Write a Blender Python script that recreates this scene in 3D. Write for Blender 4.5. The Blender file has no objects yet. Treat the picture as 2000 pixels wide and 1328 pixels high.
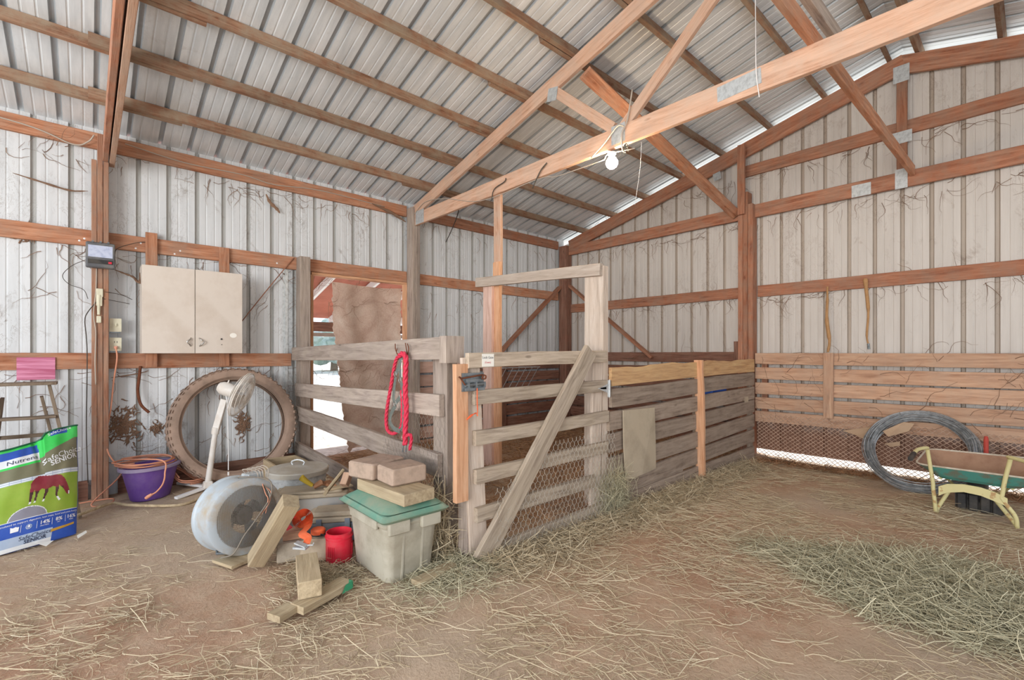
import bpy, math, random, zlib
import numpy as np
from mathutils import Vector, Matrix
random.seed(7); RNG=np.random.default_rng(7)
SC=bpy.context.scene; COL=SC.collection
R=math.radians
# ---------------------------------------------------------------- camera
CAMX,CAMY,CAMZ=5.57,0.0,1.27
YAW=.8368; F=918.0; HOR=689.65
cam_data=bpy.data.cameras.new('camera'); cam=bpy.data.objects.new('camera',cam_data); COL.objects.link(cam)
cam.location=(CAMX,CAMY,CAMZ); cam.rotation_euler=(math.pi/2,0,YAW)
cam_data.sensor_width=36; cam_data.lens=36*F/2000; cam_data.shift_y=(HOR-664)/2000; cam_data.clip_start=.02
SC.camera=cam
SC.view_settings.view_transform='Standard'; SC.view_settings.look='None'; SC.view_settings.gamma=1
SC.view_settings.exposure=-0.17; SC.view_settings.use_curve_mapping=False
# ---------------------------------------------------------------- world, sun, daylight
W=bpy.data.worlds.new('sky'); SC.world=W; W.use_nodes=True
nt=W.node_tree; nt.nodes.clear()
wo=nt.nodes.new('ShaderNodeOutputWorld'); bg=nt.nodes.new('ShaderNodeBackground')
tc=nt.nodes.new('ShaderNodeTexCoord'); sx=nt.nodes.new('ShaderNodeSeparateXYZ'); cr=nt.nodes.new('ShaderNodeValToRGB')
nt.links.new(tc.outputs['Generated'],sx.inputs[0]); nt.links.new(sx.outputs['Z'],cr.inputs[0]); nt.links.new(cr.outputs[0],bg.inputs[0]); nt.links.new(bg.outputs[0],wo.inputs[0])
cr.color_ramp.elements[0].position=0.0; cr.color_ramp.elements[0].color=(.95,.97,1,1)
cr.color_ramp.elements[1].position=.6; cr.color_ramp.elements[1].color=(.62,.78,1,1)
bg.inputs[1].default_value=1.55
def light(kind,name,loc,energy,color,target=None,**kw):
    d=bpy.data.lights.new(name,kind); d.energy=energy; d.color=color
    for k,v in kw.items(): setattr(d,k,v)
    o=bpy.data.objects.new(name,d); COL.objects.link(o); o.location=loc
    if target is not None: o.rotation_euler=(Vector(target)-Vector(loc)).to_track_quat('-Z','Y').to_euler()
    return o
light('SUN','sun',(-10,8,12),7.0,(1,.95,.88),(0,0,0),angle=R(.6))
# daylight through the wide front doorway behind the photographer
light('AREA','doorway_daylight',(6.2,-4.6,1.8),430,(1,.97,.94),(4.0,3,2.6),shape='RECTANGLE',size=3.4,size_y=2.4)

# ---------------------------------------------------------------- pixel -> place helpers (measuring aids)
cs,sn=math.cos(YAW),math.sin(YAW)
def ray(px,py):
    u=(px-1000)/F; return Vector((-sn+u*cs, cs+u*sn, (HOR-py)/F))
CP=Vector((CAMX,CAMY,CAMZ))
def onX(px,py,x): a=ray(px,py); return CP+a*((x-CAMX)/a.x)
def onY(px,py,y): a=ray(px,py); return CP+a*(y/a.y)
def onZ(px,py,z=0.0): a=ray(px,py); return CP+a*((z-CAMZ)/a.z)
def at(px,py,t): return CP+ray(px,py)*t

# ---------------------------------------------------------------- materials
def lin(h):
    if isinstance(h,tuple): return (*h[:3],1)
    h=h.lstrip('#'); v=[int(h[i:i+2],16)/255 for i in (0,2,4)]
    return tuple((c/12.92 if c<=.04045 else ((c+.055)/1.055)**2.4) for c in v)+(1,)
class NT:
    def __init__(s,name):
        s.m=bpy.data.materials.new(name); s.m.use_nodes=True; s.t=s.m.node_tree; s.t.nodes.clear()
        s.out=s.n('OutputMaterial'); s.b=s.n('BsdfPrincipled'); s.l(s.b.outputs[0],s.out.inputs[0])
    def n(s,k,**kw):
        x=s.t.nodes.new('ShaderNode'+k)
        for a,v in kw.items(): setattr(x,a,v)
        return x
    def l(s,a,b): s.t.links.new(a,b)
    def val(s,inp,v):
        if hasattr(v,'default_value') or hasattr(v,'is_linked'): s.l(v,inp)
        else: inp.default_value=v
    def coord(s,kind='Object',scale=(1,1,1),rand=False,rot=(0,0,0)):
        c=s.n('TexCoord'); m=s.n('Mapping'); m.inputs['Scale'].default_value=scale; m.inputs['Rotation'].default_value=rot
        s.l(c.outputs[kind],m.inputs[0])
        if rand:
            oi=s.n('ObjectInfo'); mu=s.n('Math',operation='MULTIPLY'); s.l(oi.outputs['Random'],mu.inputs[0]); mu.inputs[1].default_value=37.
            cb=s.n('CombineXYZ'); 
            for i in range(3): s.l(mu.outputs[0],cb.inputs[i])
            s.l(cb.outputs[0],m.inputs['Location'])
        return m.outputs[0]
    def noise(s,vec,scale=5,detail=4,rough=.55,dist=0):
        x=s.n('TexNoise'); s.l(vec,x.inputs['Vector']); x.inputs['Scale'].default_value=scale; x.inputs['Detail'].default_value=detail
        x.inputs['Roughness'].default_value=rough; x.inputs['Distortion'].default_value=dist; return x.outputs['Fac']
    def ramp(s,fac,stops,interp='LINEAR'):
        r=s.n('ValToRGB'); s.l(fac,r.inputs[0]); e=r.color_ramp.elements; r.color_ramp.interpolation=interp
        while len(e)<len(stops): e.new(.5)
        for k,(p,c) in enumerate(stops):
            e[k].position=p; e[k].color=lin(c) if isinstance(c,str) else ((c,c,c,1) if isinstance(c,(int,float)) else c)
        return r.outputs[0]
    def mix(s,fac,a,b,mode='MIX'):
        x=s.n('Mix',data_type='RGBA',blend_type=mode)
        s.val(x.inputs[0],fac)
        for i,v in ((6,a),(7,b)):
            if isinstance(v,str): x.inputs[i].default_value=lin(v)
            elif isinstance(v,tuple): x.inputs[i].default_value=(*v[:3],1)
            else: s.l(v,x.inputs[i])
        return x.outputs[2]
    def math(s,op,a,b=0.):
        x=s.n('Math',operation=op); s.val(x.inputs[0],a); s.val(x.inputs[1],b); return x.outputs[0]
    def bump(s,h,strength=.3,dist=.01):
        b=s.n('Bump'); b.inputs['Strength'].default_value=strength; b.inputs['Distance'].default_value=dist
        s.l(h,b.inputs['Height']); s.l(b.outputs[0],s.b.inputs['Normal'])
    def done(s,col,rough=.8,metal=0.,spec=.3):
        if isinstance(col,str): s.b.inputs['Base Color'].default_value=lin(col)
        else: s.l(col,s.b.inputs['Base Color'])
        s.val(s.b.inputs['Roughness'],rough); s.b.inputs['Metallic'].default_value=metal
        s.b.inputs['Specular IOR Level'].default_value=spec
        return s.m
def wood(name,a,b,c,grain=1.,knots=True,dust=None,dustamt=.4,seam=False):
    """a,b,c = light, mid, dark colours of the timber; grain runs along local X"""
    w=NT(name)
    v=w.coord(scale=(1.3,16,16),rand=True)
    g=w.noise(v,2.2*grain,6,.62,.6)
    v2=w.coord(scale=(3,60,60),rand=True); g2=w.noise(v2,3,3,.6)
    col=w.ramp(g,[(.28,c),(.5,b),(.72,a)])
    col=w.mix(w.math('MULTIPLY',w.ramp(g2,[(.45,0.),(.75,1.)]),.35),col,c)
    v3=w.coord(scale=(1,1,1),rand=True)
    big=w.noise(v3,2.3,3,.6)
    col=w.mix(w.math('MULTIPLY',w.ramp(big,[(.4,0.),(.7,1.)]),.45),col,b)
    if knots:
        vk=w.coord(scale=(1.6,5,5),rand=True); k=w.n('TexVoronoi'); w.l(vk,k.inputs['Vector']); k.inputs['Scale'].default_value=1.6
        kf=w.ramp(k.outputs['Distance'],[(.045,1.),(.1,0.)])
        col=w.mix(w.math('MULTIPLY',kf,.75),col,c)
    if dust:
        vd=w.coord(scale=(1,1,1),rand=True); d=w.noise(vd,6,6,.7)
        col=w.mix(w.math('MULTIPLY',w.ramp(d,[(.4,0.),(.62,1.)]),dustamt),col,dust)
    hsv=w.n('HueSaturation'); oi=w.n('ObjectInfo'); w.l(col,hsv.inputs['Color'])
    w.l(w.math('ADD',w.math('MULTIPLY',oi.outputs['Random'],.28),.86),hsv.inputs['Value'])
    w.bump(w.math('ADD',g,g2),.35,.004)
    return w.done(hsv.outputs[0],.85,0,.2)
M={}
M['girt']=wood('amber_pine','#d6a688','#bd8566','#8a5238',dust='#a68e7c',dustamt=.5)
M['post']=wood('brown_post_pine','#c59a7e','#a97c64','#7a4e3c',dust='#9c897a',dustamt=.5)
M['purlin']=wood('purlin_pine','#b08e74','#94705a','#69432f',dust='#9c8d7a',dustamt=.8)
M['truss']=wood('truss_pine','#e4c2aa','#d2aa90','#ac7e64',dust='#c8b09e',dustamt=.55)
M['gable']=wood('gable_pine','#c49276','#aa745a','#7a4836',dust='#9a8474',dustamt=.5)
M['grey']=wood('weathered_grey_wood','#c4b6aa','#aa9c92','#766a62',dust='#b0a292',dustamt=.35)
M['gate']=wood('weathered_tan_wood','#d2c4b2','#b8a998','#7c6e60',dust='#b8a890',dustamt=.3)
M['brown']=wood('stall_board_brown','#b5a596','#9a8a7c','#66574c',dust='#a89888',dustamt=.5)
M['dark']=wood('stall_lining_wood','#a8806e','#8a6252','#563a30',dust='#8a7466',dustamt=.3)
M['clad']=wood('tan_cladding_wood','#dcbb9e','#c69f84','#946e58',dust='#bca28e',dustamt=.45)
M['fresh']=wood('fresh_pine','#e6bf9e','#d8a682','#b07a54',dust='#d0b094',dustamt=.15)
M['yellow']=wood('yellowish_pine','#ddc08e','#cfa87c','#a67e58',dust='#c0a282',dustamt=.2)
M['pale']=wood('pale_whitewashed_wood','#ddd2c6','#cbbcae','#a39384',knots=False,dust='#c4b09e',dustamt=.4)
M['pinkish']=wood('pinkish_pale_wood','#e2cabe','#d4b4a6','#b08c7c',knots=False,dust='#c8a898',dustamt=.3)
M['lumber']=wood('dusty_lumber','#cfbf9f','#b8a688','#8e7c62',knots=False,dust='#b0a08a',dustamt=.3)
M['ladderwood']=wood('ladder_wood','#9c8c7a','#80705f','#57483c',knots=False,dust='#9c8e7e',dustamt=.4)
def simple(name,col,rough=.6,metal=0.,noise=.0,ncol=None,nscale=6,spec=.4,bump=0.,lo=.45,hi=.65):
    w=NT(name)
    if ncol:
        v=w.coord(); f=w.noise(v,nscale,6,.65)
        c=w.mix(w.math('MULTIPLY',w.ramp(f,[(lo,0.),(hi,1.)]),noise),col,ncol)
        if bump: w.bump(f,bump,.006)
        return w.done(c,rough,metal,spec)
    return w.done(col,rough,metal,spec)
def sheet(name,base,streak,dirt,axis,amt=.5,metal=0.,rough=.5,dirtlo=.56):
    """painted or galvanised ribbed sheet; streaks run along the ribs, spidery dirt in threads"""
    w=NT(name)
    sc=(1.2,9,1.2) if axis=='roof' else ((9,9,.7))
    v=w.coord(scale=sc); s1=w.noise(v,1.6,5,.6)
    col=w.mix(w.math('MULTIPLY',w.ramp(s1,[(.35,0.),(.7,1.)]),.6),base,streak)
    v2=w.coord(scale=(1,1,.55) if axis!='roof' else (1,1,1))
    th=w.noise(v2,9,7,.72,1.6)
    ln=w.math('ABSOLUTE',w.math('SUBTRACT',th,.5))
    thread=w.ramp(ln,[(.004,1.),(.014,0.)])
    msk=w.noise(v2,2.6,4,.6)
    m=w.math('MULTIPLY',thread,w.ramp(msk,[(dirtlo-.08,0.),(dirtlo+.08,1.)]))
    col=w.mix(w.math('MULTIPLY',m,amt),col,dirt)
    bl=w.noise(w.coord(scale=(1,1,.5)),5,8,.75,.8)
    col=w.mix(w.math('MULTIPLY',w.ramp(bl,[(.58,0.),(.70,1.)]),amt*.8),col,dirt)
    if name in('grey_white_gable_sheet','dirty_sheet_groove'):   # mud and rust stain along the foot of the wall
        c_=w.n('TexCoord'); sp=w.n('SeparateXYZ'); w.l(c_.outputs['Object'],sp.inputs[0])
        hgt=w.math('ADD',sp.outputs['Z'],w.math('MULTIPLY',w.noise(w.coord(),4,4,.6),.5))
        col=w.mix(w.ramp(w.math('MULTIPLY',hgt,.5),[(.30,1.),(.42,0.)]),col,'#8e6a58')
    w.bump(s1,.08,.01)
    return w.done(col,rough,metal,.35)
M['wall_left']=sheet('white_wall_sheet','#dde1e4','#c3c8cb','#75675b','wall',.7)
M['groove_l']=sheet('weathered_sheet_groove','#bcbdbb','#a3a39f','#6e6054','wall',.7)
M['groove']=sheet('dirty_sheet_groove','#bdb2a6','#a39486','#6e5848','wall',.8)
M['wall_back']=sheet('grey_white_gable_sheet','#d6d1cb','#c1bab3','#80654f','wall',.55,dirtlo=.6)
M['rib_shade']=sheet('roof_sheet_rib_shade','#bcc3c8','#9ca3a8','#7a7066','roof',.3,metal=.2,rough=.4,dirtlo=.64)  # darker roof rib faces: the shaded rib sides are put into the colour
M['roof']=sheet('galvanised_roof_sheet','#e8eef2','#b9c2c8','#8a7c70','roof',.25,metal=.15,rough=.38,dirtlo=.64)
M['white']=simple('white_painted_metal','#eeeeee',.4)
M['cabinet']=simple('cream_cabinet_paint','#d9cfc4',.55,0,.5,'#c4b5a6',3)
M['chrome']=simple('dull_chrome','#b9b5b0',.35,.9)
M['galv']=simple('galvanised_plate','#cdd2d4',.45,.35,.5,'#8d9294',30)
M['steel']=simple('grey_hardware_steel','#8b9296',.45,.7,.6,'#5b5f60',25)
M['rust']=simple('rusty_iron','#7b4a34',.9,.2,.6,'#4a2c20',20)
M['black']=simple('black_plastic','#2a2a2b',.5,0,.6,'#5a544c',8)
M['charger']=simple('charcoal_plastic','#5a5c60',.5,0,.5,'#8a867e',8)
M['ivory']=simple('ivory_plastic','#d9d5bd',.5,0,.4,'#b5ac92',10)
M['orange_cord']=simple('orange_cord_jacket','#d9977a',.6)
M['pinkcord']=simple('faded_pink_cord','#dba08c',.6)
M['cable']=simple('dark_cable','#4b4640',.7)
M['greycable']=simple('pale_cable','#b8ada0',.7)
M['purple']=simple('purple_plastic','#6c4a9c',.5,0,.5,'#8b72a8',5)
M['purple_in']=simple('purple_plastic_rim','#9c90ae',.6,0,.4,'#b8b0bc',10)
M['tyre']=simple('dusty_rubber','#a89080',.95,0,.6,'#7c6c60',5,.2,.3)
M['fan']=simple('dusty_white_plastic','#e4e0da',.5,0,.5,'#cbbba8',7)
M['drum']=simple('drum_blue_grey_steel','#b9c4cc',.5,.1,.9,'#b3a288',5)
M['mesh']=simple('dusty_wire_mesh','#8f877c',.7,.3)
M['orange']=simple('orange_webbing','#ee6a3c',.7,0,.4,'#f08c6a',12)
M['red']=simple('red_plastic','#d8243c',.45,0,.35,'#c96a6a',8)
M['crimson']=simple('crimson_rope','#d0304c',.8,0,.5,'#e0586c',60)
M['webbing']=simple('grey_green_webbing','#6f756f',.8,0,.5,'#4a4e4a',40)
M['green']=simple('dusty_green_plastic','#6f9f8c',.5,0,.8,'#a0a892',4)
M['totegrey']=simple('dusty_grey_tote_plastic','#b9b4a4',.6,0,.8,'#9c9482',5,.3,.15)
M['paver']=simple('tan_concrete_paver','#b59f8e',.95,0,.7,'#9a897a',18,.2,.8)
M['concrete']=simple('dusty_concrete','#a99f90',.95,0,.6,'#8c8374',18,.2,.6)
M['bluegrey']=simple('blue_grey_toolbox_plastic','#7d8794',.55,0,.35,'#a59a8a',4)
M['dusttop']=simple('dust_covered_plastic','#b5a792',.8,0,.5,'#978a78',8,.2,.2)
M['darkbox']=simple('dark_grey_plastic','#555a60',.55)
M['binside']=simple('grey_bin_plastic','#a9a8a6',.6,0,.5,'#c2b19c',5)
M['caramel']=simple('brown_glove_leather','#9a6f52',.9,0,.5,'#755238',12)
M['yellowcloth']=simple('yellow_cuff_cloth','#c2a83c',.9)
M['paper']=simple('white_paper','#f4f2ea',.8)
M['pink']=NT('faded_pink_sheet')
_w=M['pink']; _v=_w.coord(scale=(2,1.5,26)); M['pink']=_w.done(_w.ramp(_w.noise(_v,1.5,4,.6),[(.35,'#e39ab8'),(.6,'#b9607f')]),.6)
M['blue']=simple('blue_plastic','#2c62c8',.5)
M['tarp']=simple('plywood_sheet','#bcae98',.9,0,.6,'#a0927e',4)
M['cardboard']=simple('dusty_cardboard','#c0a488',.95,0,.5,'#a88a70',6)
M['wire']=simple('grey_fence_wire','#b4b8bb',.5,.6,.6,'#5c5e60',20)
M['netwire']=simple('netting_wire','#c4c0b6',.5,.2)
M['expmesh']=simple('rusty_expanded_mesh','#cdb19c',.8,.2,.6,'#7c5e4a',20)
M['barrow_in']=simple('rusty_tray_inside','#a9876f',.9,0,.6,'#8a6450',6)
M['teal']=simple('chipped_teal_paint','#55998e',.65,0,.8,'#7d7462',9,.3,0,.46,.58)
M['cream_tube']=simple('cream_yellow_paint','#d8cf98',.5,0,.7,'#a8703e',14,.4,0,.58,.64)
M['redhandle']=simple('red_painted_handle','#b8473c',.7)
M['ash']=simple('tool_handle_wood','#b98f62',.7,0,.5,'#96704a',20)
M['bulbbase']=simple('white_porcelain','#f0ece4',.3)
M['carpet']=None
w=NT('old_dusty_carpet'); v=w.coord(); a1=w.noise(v,3,5,.6,1.0); a2=w.noise(v,60,3,.6)
c=w.ramp(a1,[(.3,'#b09282'),(.5,'#c8ae9f'),(.7,'#d8c6b8')]); w.bump(a2,.5,.006); M['carpet']=w.done(w.mix(.25,c,w.ramp(a2,[(.3,'#967c6c'),(.7,'#d0beae')])),.98,0,.1)
w=NT('packed_dirt'); v=w.coord(); a1=w.noise(v,.55,4,.55,.4); a2=w.noise(v,8,8,.7); a3=w.noise(v,60,5,.7)
c=w.ramp(a1,[(.36,'#c0ae9a'),(.5,'#c2a58c'),(.64,'#b8937a')])
c=w.mix(w.math('MULTIPLY',w.ramp(a2,[(.4,0.),(.65,1.)]),.5),c,'#cfbba4'); c=w.mix(w.math('MULTIPLY',w.ramp(a3,[(.5,0.),(.7,1.)]),.35),c,'#957a62')
w.bump(w.math('ADD',a2,a3),.6,.012); M['dirt']=w.done(c,.97,0,.1)
w=NT('outdoor_gravel'); v=w.coord(); a2=w.noise(v,9,6,.7); M['outground']=w.done(w.ramp(a2,[(.4,'#f0ebe2'),(.62,'#cfc9be'),(.7,'#8f8f90')]),.95,0,.1)
def strawmat(name,cols):
    w=NT(name); g=w.n('NewGeometry'); c=w.ramp(g.outputs['Random Per Island'],[(i/(len(cols)-1),x) for i,x in enumerate(cols)]); return w.done(c,.85,0,.2)
M['straw']=strawmat('dry_hay',['#9a8a70','#b8a688','#cbbc9e','#d8caac','#b0a084','#e4d8bc'])
M['straw_g']=strawmat('greenish_hay',['#a39e84','#beb89c','#cdc6a8','#b0ab90','#dcd4b6','#968e74'])
M['straw_r']=strawmat('stall_bedding',['#8a6248','#b08664','#9a7252','#c6a27c','#7a523a','#d0b08a'])
M['web']=simple('dusty_cobweb','#8a6e5a',.95)
w=NT('lit_bulb'); w.b.inputs['Emission Color'].default_value=(1,.74,.48,1); w.b.inputs['Emission Strength'].default_value=420; M['bulb']=w.done('#fff4e0',.4)
M['leanroof']=simple('red_brown_sheathing','#b8705c',.8,0,.5,'#9c5644',4)
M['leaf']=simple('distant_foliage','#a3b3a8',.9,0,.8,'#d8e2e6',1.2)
# ---------------------------------------------------------------- mesh helpers
WM={}
def _place(o,Mw,parent):
    if parent is not None:
        o.parent=parent; o.matrix_basis=WM[parent].inverted()@Mw
    else: o.matrix_basis=Mw
    WM[o]=Mw.copy()
def tag(o,label=None,cat=None,group=None,kind=None):
    for k,v in (('label',label),('category',cat),('group',group),('kind',kind)):
        if v: o[k]=v
    return o
def empty(name,loc,label=None,cat=None,group=None):
    o=bpy.data.objects.new(name,None); COL.objects.link(o); o.empty_display_size=.1
    _place(o,Matrix.Translation(Vector(loc)),None); return tag(o,label,cat,group)
def frame(x,z=(0,0,1)):
    x=Vector(x).normalized(); z=Vector(z)
    if abs(x.dot(z.normalized()))>.995: z=Vector((1,0,0)) if abs(x.x)<.9 else Vector((0,1,0))
    y=z.cross(x).normalized(); z=x.cross(y); m=Matrix((x,y,z)).transposed(); return m
class MB:
    def __init__(s): s.v=[]; s.f=[]; s.mi=[]
    def add(s,vs,fs,mi=0):
        n=len(s.v); s.v+= [tuple(p) for p in vs]; s.f+=[tuple(n+i for i in f) for f in fs]; s.mi+=[mi]*len(fs); return s
    def box(s,lo,hi,mi=0,ch=0.0):
        lo,hi=Vector(lo),Vector(hi); c=(lo+hi)/2; return s.obox(c,(hi-lo),Matrix.Identity(3),mi,ch)
    def obox(s,c,size,rot=None,mi=0,ch=0.0,taper=1.0):
        rot=rot or Matrix.Identity(3); a,b,d=[q/2 for q in size]; c=Vector(c)
        if ch<=0:
            vs=[c+rot@Vector((x*a*(taper if z>0 else 1),y*b*(taper if z>0 else 1),z*d)) for x in(-1,1) for y in(-1,1) for z in(-1,1)]
            return s.add(vs,[(0,1,3,2),(4,6,7,5),(0,4,5,1),(2,3,7,6),(0,2,6,4),(1,5,7,3)],mi)
        # rounded vertical edges + bevelled top/bottom
        k=3; ring=[]
        for (sx_,sy_,a0) in ((1,1,0),(-1,1,90),(-1,-1,180),(1,-1,270)):
            for i in range(k+1):
                an=R(a0+90*i/k); ring.append((sx_*(a-ch)+ch*math.cos(an),sy_*(b-ch)+ch*math.sin(an)))
        vs=[];n=len(ring)
        for z,ins in ((-d,ch*.6),(-d+ch*.6,0),(d-ch*.6,0),(d,ch*.6)):
            tt=taper if z>0 else 1
            for x,y in ring:
                vs.append(c+rot@Vector((x*(a-ins)/a*tt,y*(b-ins)/b*tt,z)))
        fs=[tuple(range(n))[::-1],tuple(range(3*n,4*n))]
        for j in range(3):
            for i in range(n): fs.append((j*n+i,j*n+(i+1)%n,(j+1)*n+(i+1)%n,(j+1)*n+i))
        return s.add(vs,fs,mi)
    def prism(s,pts,vec,mi=0):
        n=len(pts); pts=[Vector(p) for p in pts]; vec=Vector(vec)
        return s.add(pts+[p+vec for p in pts],[tuple(range(n))[::-1],tuple(range(n,2*n))]+[(i,(i+1)%n,n+(i+1)%n,n+i) for i in range(n)],mi)
    def tube(s,pts,r,n=8,mi=0,closed=False,cap=True,flat=1.0,up=None):
        pts=[Vector(p) for p in pts]; m=len(pts); rs=r if isinstance(r,(list,tuple)) else [r]*m
        vs=[];prev=None
        for i,p in enumerate(pts):
            if closed: t=pts[(i+1)%m]-pts[i-1]
            else: t=pts[min(i+1,m-1)]-pts[max(i-1,0)]
            t.normalize()
            if prev is None:
                ref=Vector(up) if up is not None else (Vector((0,0,1)) if abs(t.z)<.9 else Vector((1,0,0)))
                a=t.cross(ref).normalized()
            else:
                a=(prev-t*prev.dot(t)).normalized()
            prev=a; b=t.cross(a)
            for k in range(n):
                an=2*math.pi*k/n; vs.append(p+(a*math.cos(an)+b*math.sin(an)*flat)*rs[i])
        fs=[]
        for i in range(m if closed else m-1):
            j=(i+1)%m
            for k in range(n): fs.append((i*n+k,i*n+(k+1)%n,j*n+(k+1)%n,j*n+k))
        if not closed and cap: fs+= [tuple(range(n))[::-1],tuple(range((m-1)*n,m*n))]
        return s.add(vs,fs,mi)
    def lathe(s,prof,c=(0,0,0),rot=None,n=40,mi=0,sx=1.,sy=1.,closed=False,a0=0,a1=360):
        rot=rot or Matrix.Identity(3); c=Vector(c); m=len(prof); full=abs(a1-a0)>=360
        nn=n if full else n+1; vs=[]
        for k in range(nn):
            an=R(a0+(a1-a0)*k/n)
            for r,z in prof: vs.append(c+rot@Vector((r*math.cos(an)*sx,r*math.sin(an)*sy,z)))
        fs=[]
        for k in range(n):
            k2=(k+1)%nn
            for i in range(m if closed else m-1):
                j=(i+1)%m; fs.append((k*m+i,k2*m+i,k2*m+j,k*m+j))
        return s.add(vs,fs,mi)
    def build(s,name,mat,parent=None,smooth=False,centre=True,auto=None):
        me=bpy.data.meshes.new(name)
        c=Vector((0,0,0))
        if centre and s.v:
            a=np.array(s.v); c=Vector((a.min(0)+a.max(0))/2)
        me.from_pydata([tuple(Vector(p)-c) for p in s.v],[],s.f)
        mats=mat if isinstance(mat,(list,tuple)) else [mat]
        for q in mats: me.materials.append(q)
        if len(mats)>1: me.polygons.foreach_set('material_index',s.mi)
        if smooth: 
            me.polygons.foreach_set('use_smooth',[True]*len(s.f))
        me.update()
        o=bpy.data.objects.new(name,me); COL.objects.link(o); _place(o,Matrix.Translation(c),parent)
        if smooth and auto is not False:
            try: me.set_sharp_from_angle(angle=R(auto or 40))
            except Exception: pass
        return o
def board(name,p0,p1,w,h,mat,parent=None,up=(0,0,1),wane=0.,warp=0.004,ch=.003,roll=0.):
    """a sawn board from p0 to p1: w = thickness across, h = depth along `up`; local X is the grain"""
    p0,p1=Vector(p0),Vector(p1); Ln=(p1-p0).length; fr=frame(p1-p0,up)
    if roll: fr=fr@Matrix.Rotation(roll,3,'X')
    n=max(2,int(Ln/.12)); vs=[]; rr=random.Random(zlib.crc32(repr((round(p0.x,3),round(p0.y,3),round(p0.z,3),name)).encode()))
    ph=rr.random()*6; aw=warp*rr.uniform(-1,1); a,b=w/2,h/2
    for i in range(n+1):
        x=-Ln/2+Ln*i/n; q=i/n; dy=aw*math.sin(math.pi*q); dz=aw*.6*math.sin(2*math.pi*q+ph)
        t0=wane*(math.sin(7*q*max(1,Ln)+ph)+.6*math.sin(17*q*max(1,Ln)+2*ph)) if wane else rr.uniform(-.0012,.0012)
        t1=wane*.6*math.sin(9*q+ph*2) if wane else rr.uniform(-.0012,.0012)
        for (y,z) in ((-a+ch,-b-t1),(a-ch,-b-t1),(a,-b-t1+ch),(a,b+t0-ch),(a-ch,b+t0),(-a+ch,b+t0),(-a,b+t0-ch),(-a,-b-t1+ch)):
            vs.append((x,y+dy,z+dz))
    fs=[tuple(range(8))[::-1],tuple(range(n*8,n*8+8))]
    for i in range(n):
        for k in range(8): fs.append((i*8+k,i*8+(k+1)%8,(i+1)*8+(k+1)%8,(i+1)*8+k))
    me=bpy.data.meshes.new(name); me.from_pydata(vs,[],fs); me.materials.append(mat); me.update()
    o=bpy.data.objects.new(name,me); COL.objects.link(o)
    _place(o,Matrix.Translation((p0+p1)/2)@fr.to_4x4(),parent); return o
def smooth_path(pts,n=8,closed=False):
    P=[Vector(p) for p in pts]; m=len(P); out=[]
    rng=range(m if closed else m-1)
    for i in rng:
        p0=P[(i-1)%m] if (closed or i>0) else P[0]*2-P[1]; p1=P[i]; p2=P[(i+1)%m]
        p3=P[(i+2)%m] if (closed or i<m-2) else P[-1]*2-P[-2]
        for k in range(n):
            t=k/n; out.append(.5*((2*p1)+(p2-p0)*t+(2*p0-5*p1+4*p2-p3)*t*t+(3*p1-p0-3*p2+p3)*t**3))
    if not closed: out.append(P[-1])
    return out
def textobj(name,s,size,Mw,mat,parent=None,extr=.0004,align='CENTER',mapper=None,bold=0.,shear=0.,kind=None):
    cu=bpy.data.curves.new(name,'FONT'); cu.body=s; cu.size=size; cu.align_x=align; cu.align_y='CENTER'; cu.extrude=extr; cu.offset=bold; cu.shear=shear; cu.resolution_u=2
    t=bpy.data.objects.new(name,cu); COL.objects.link(t)
    me=bpy.data.meshes.new_from_object(t.evaluated_get(bpy.context.evaluated_depsgraph_get())) if False else None
    bpy.context.view_layer.update()
    me=bpy.data.meshes.new_from_object(t,depsgraph=bpy.context.evaluated_depsgraph_get())
    bpy.data.objects.remove(t); bpy.data.curves.remove(cu)
    me.materials.clear(); me.materials.append(mat)
    if mapper:
        for v in me.vertices: v.co=mapper(v.co)
        Mw=Matrix.Identity(4)
    o=bpy.data.objects.new(name,me); COL.objects.link(o); _place(o,Mw,parent); return o
# value noise for the ground
_NG=RNG.random((64,64))
def vnoise(x,y,f):
    x=np.asarray(x)*f+17.3; y=np.asarray(y)*f+9.1; xi=np.floor(x).astype(int); yi=np.floor(y).astype(int); fx=x-xi; fy=y-yi
    fx=fx*fx*(3-2*fx); fy=fy*fy*(3-2*fy); g=lambda a,b:_NG[a%64,b%64]
    return (g(xi,yi)*(1-fx)+g(xi+1,yi)*fx)*(1-fy)+(g(xi,yi+1)*(1-fx)+g(xi+1,yi+1)*fx)*fy
def hf(x,y):
    x=np.asarray(x,float); y=np.asarray(y,float)
    h=(vnoise(x,y,1.1)-.5)*.035+(vnoise(x,y,3.7)-.5)*.018+(vnoise(x,y,11)-.5)*.007
    inst=1/(1+np.exp(-(3.2-x)*9))*1/(1+np.exp(-(y-1.9)*9))   # deeper bedding inside the stall
    return h+inst*.07-.008
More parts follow.
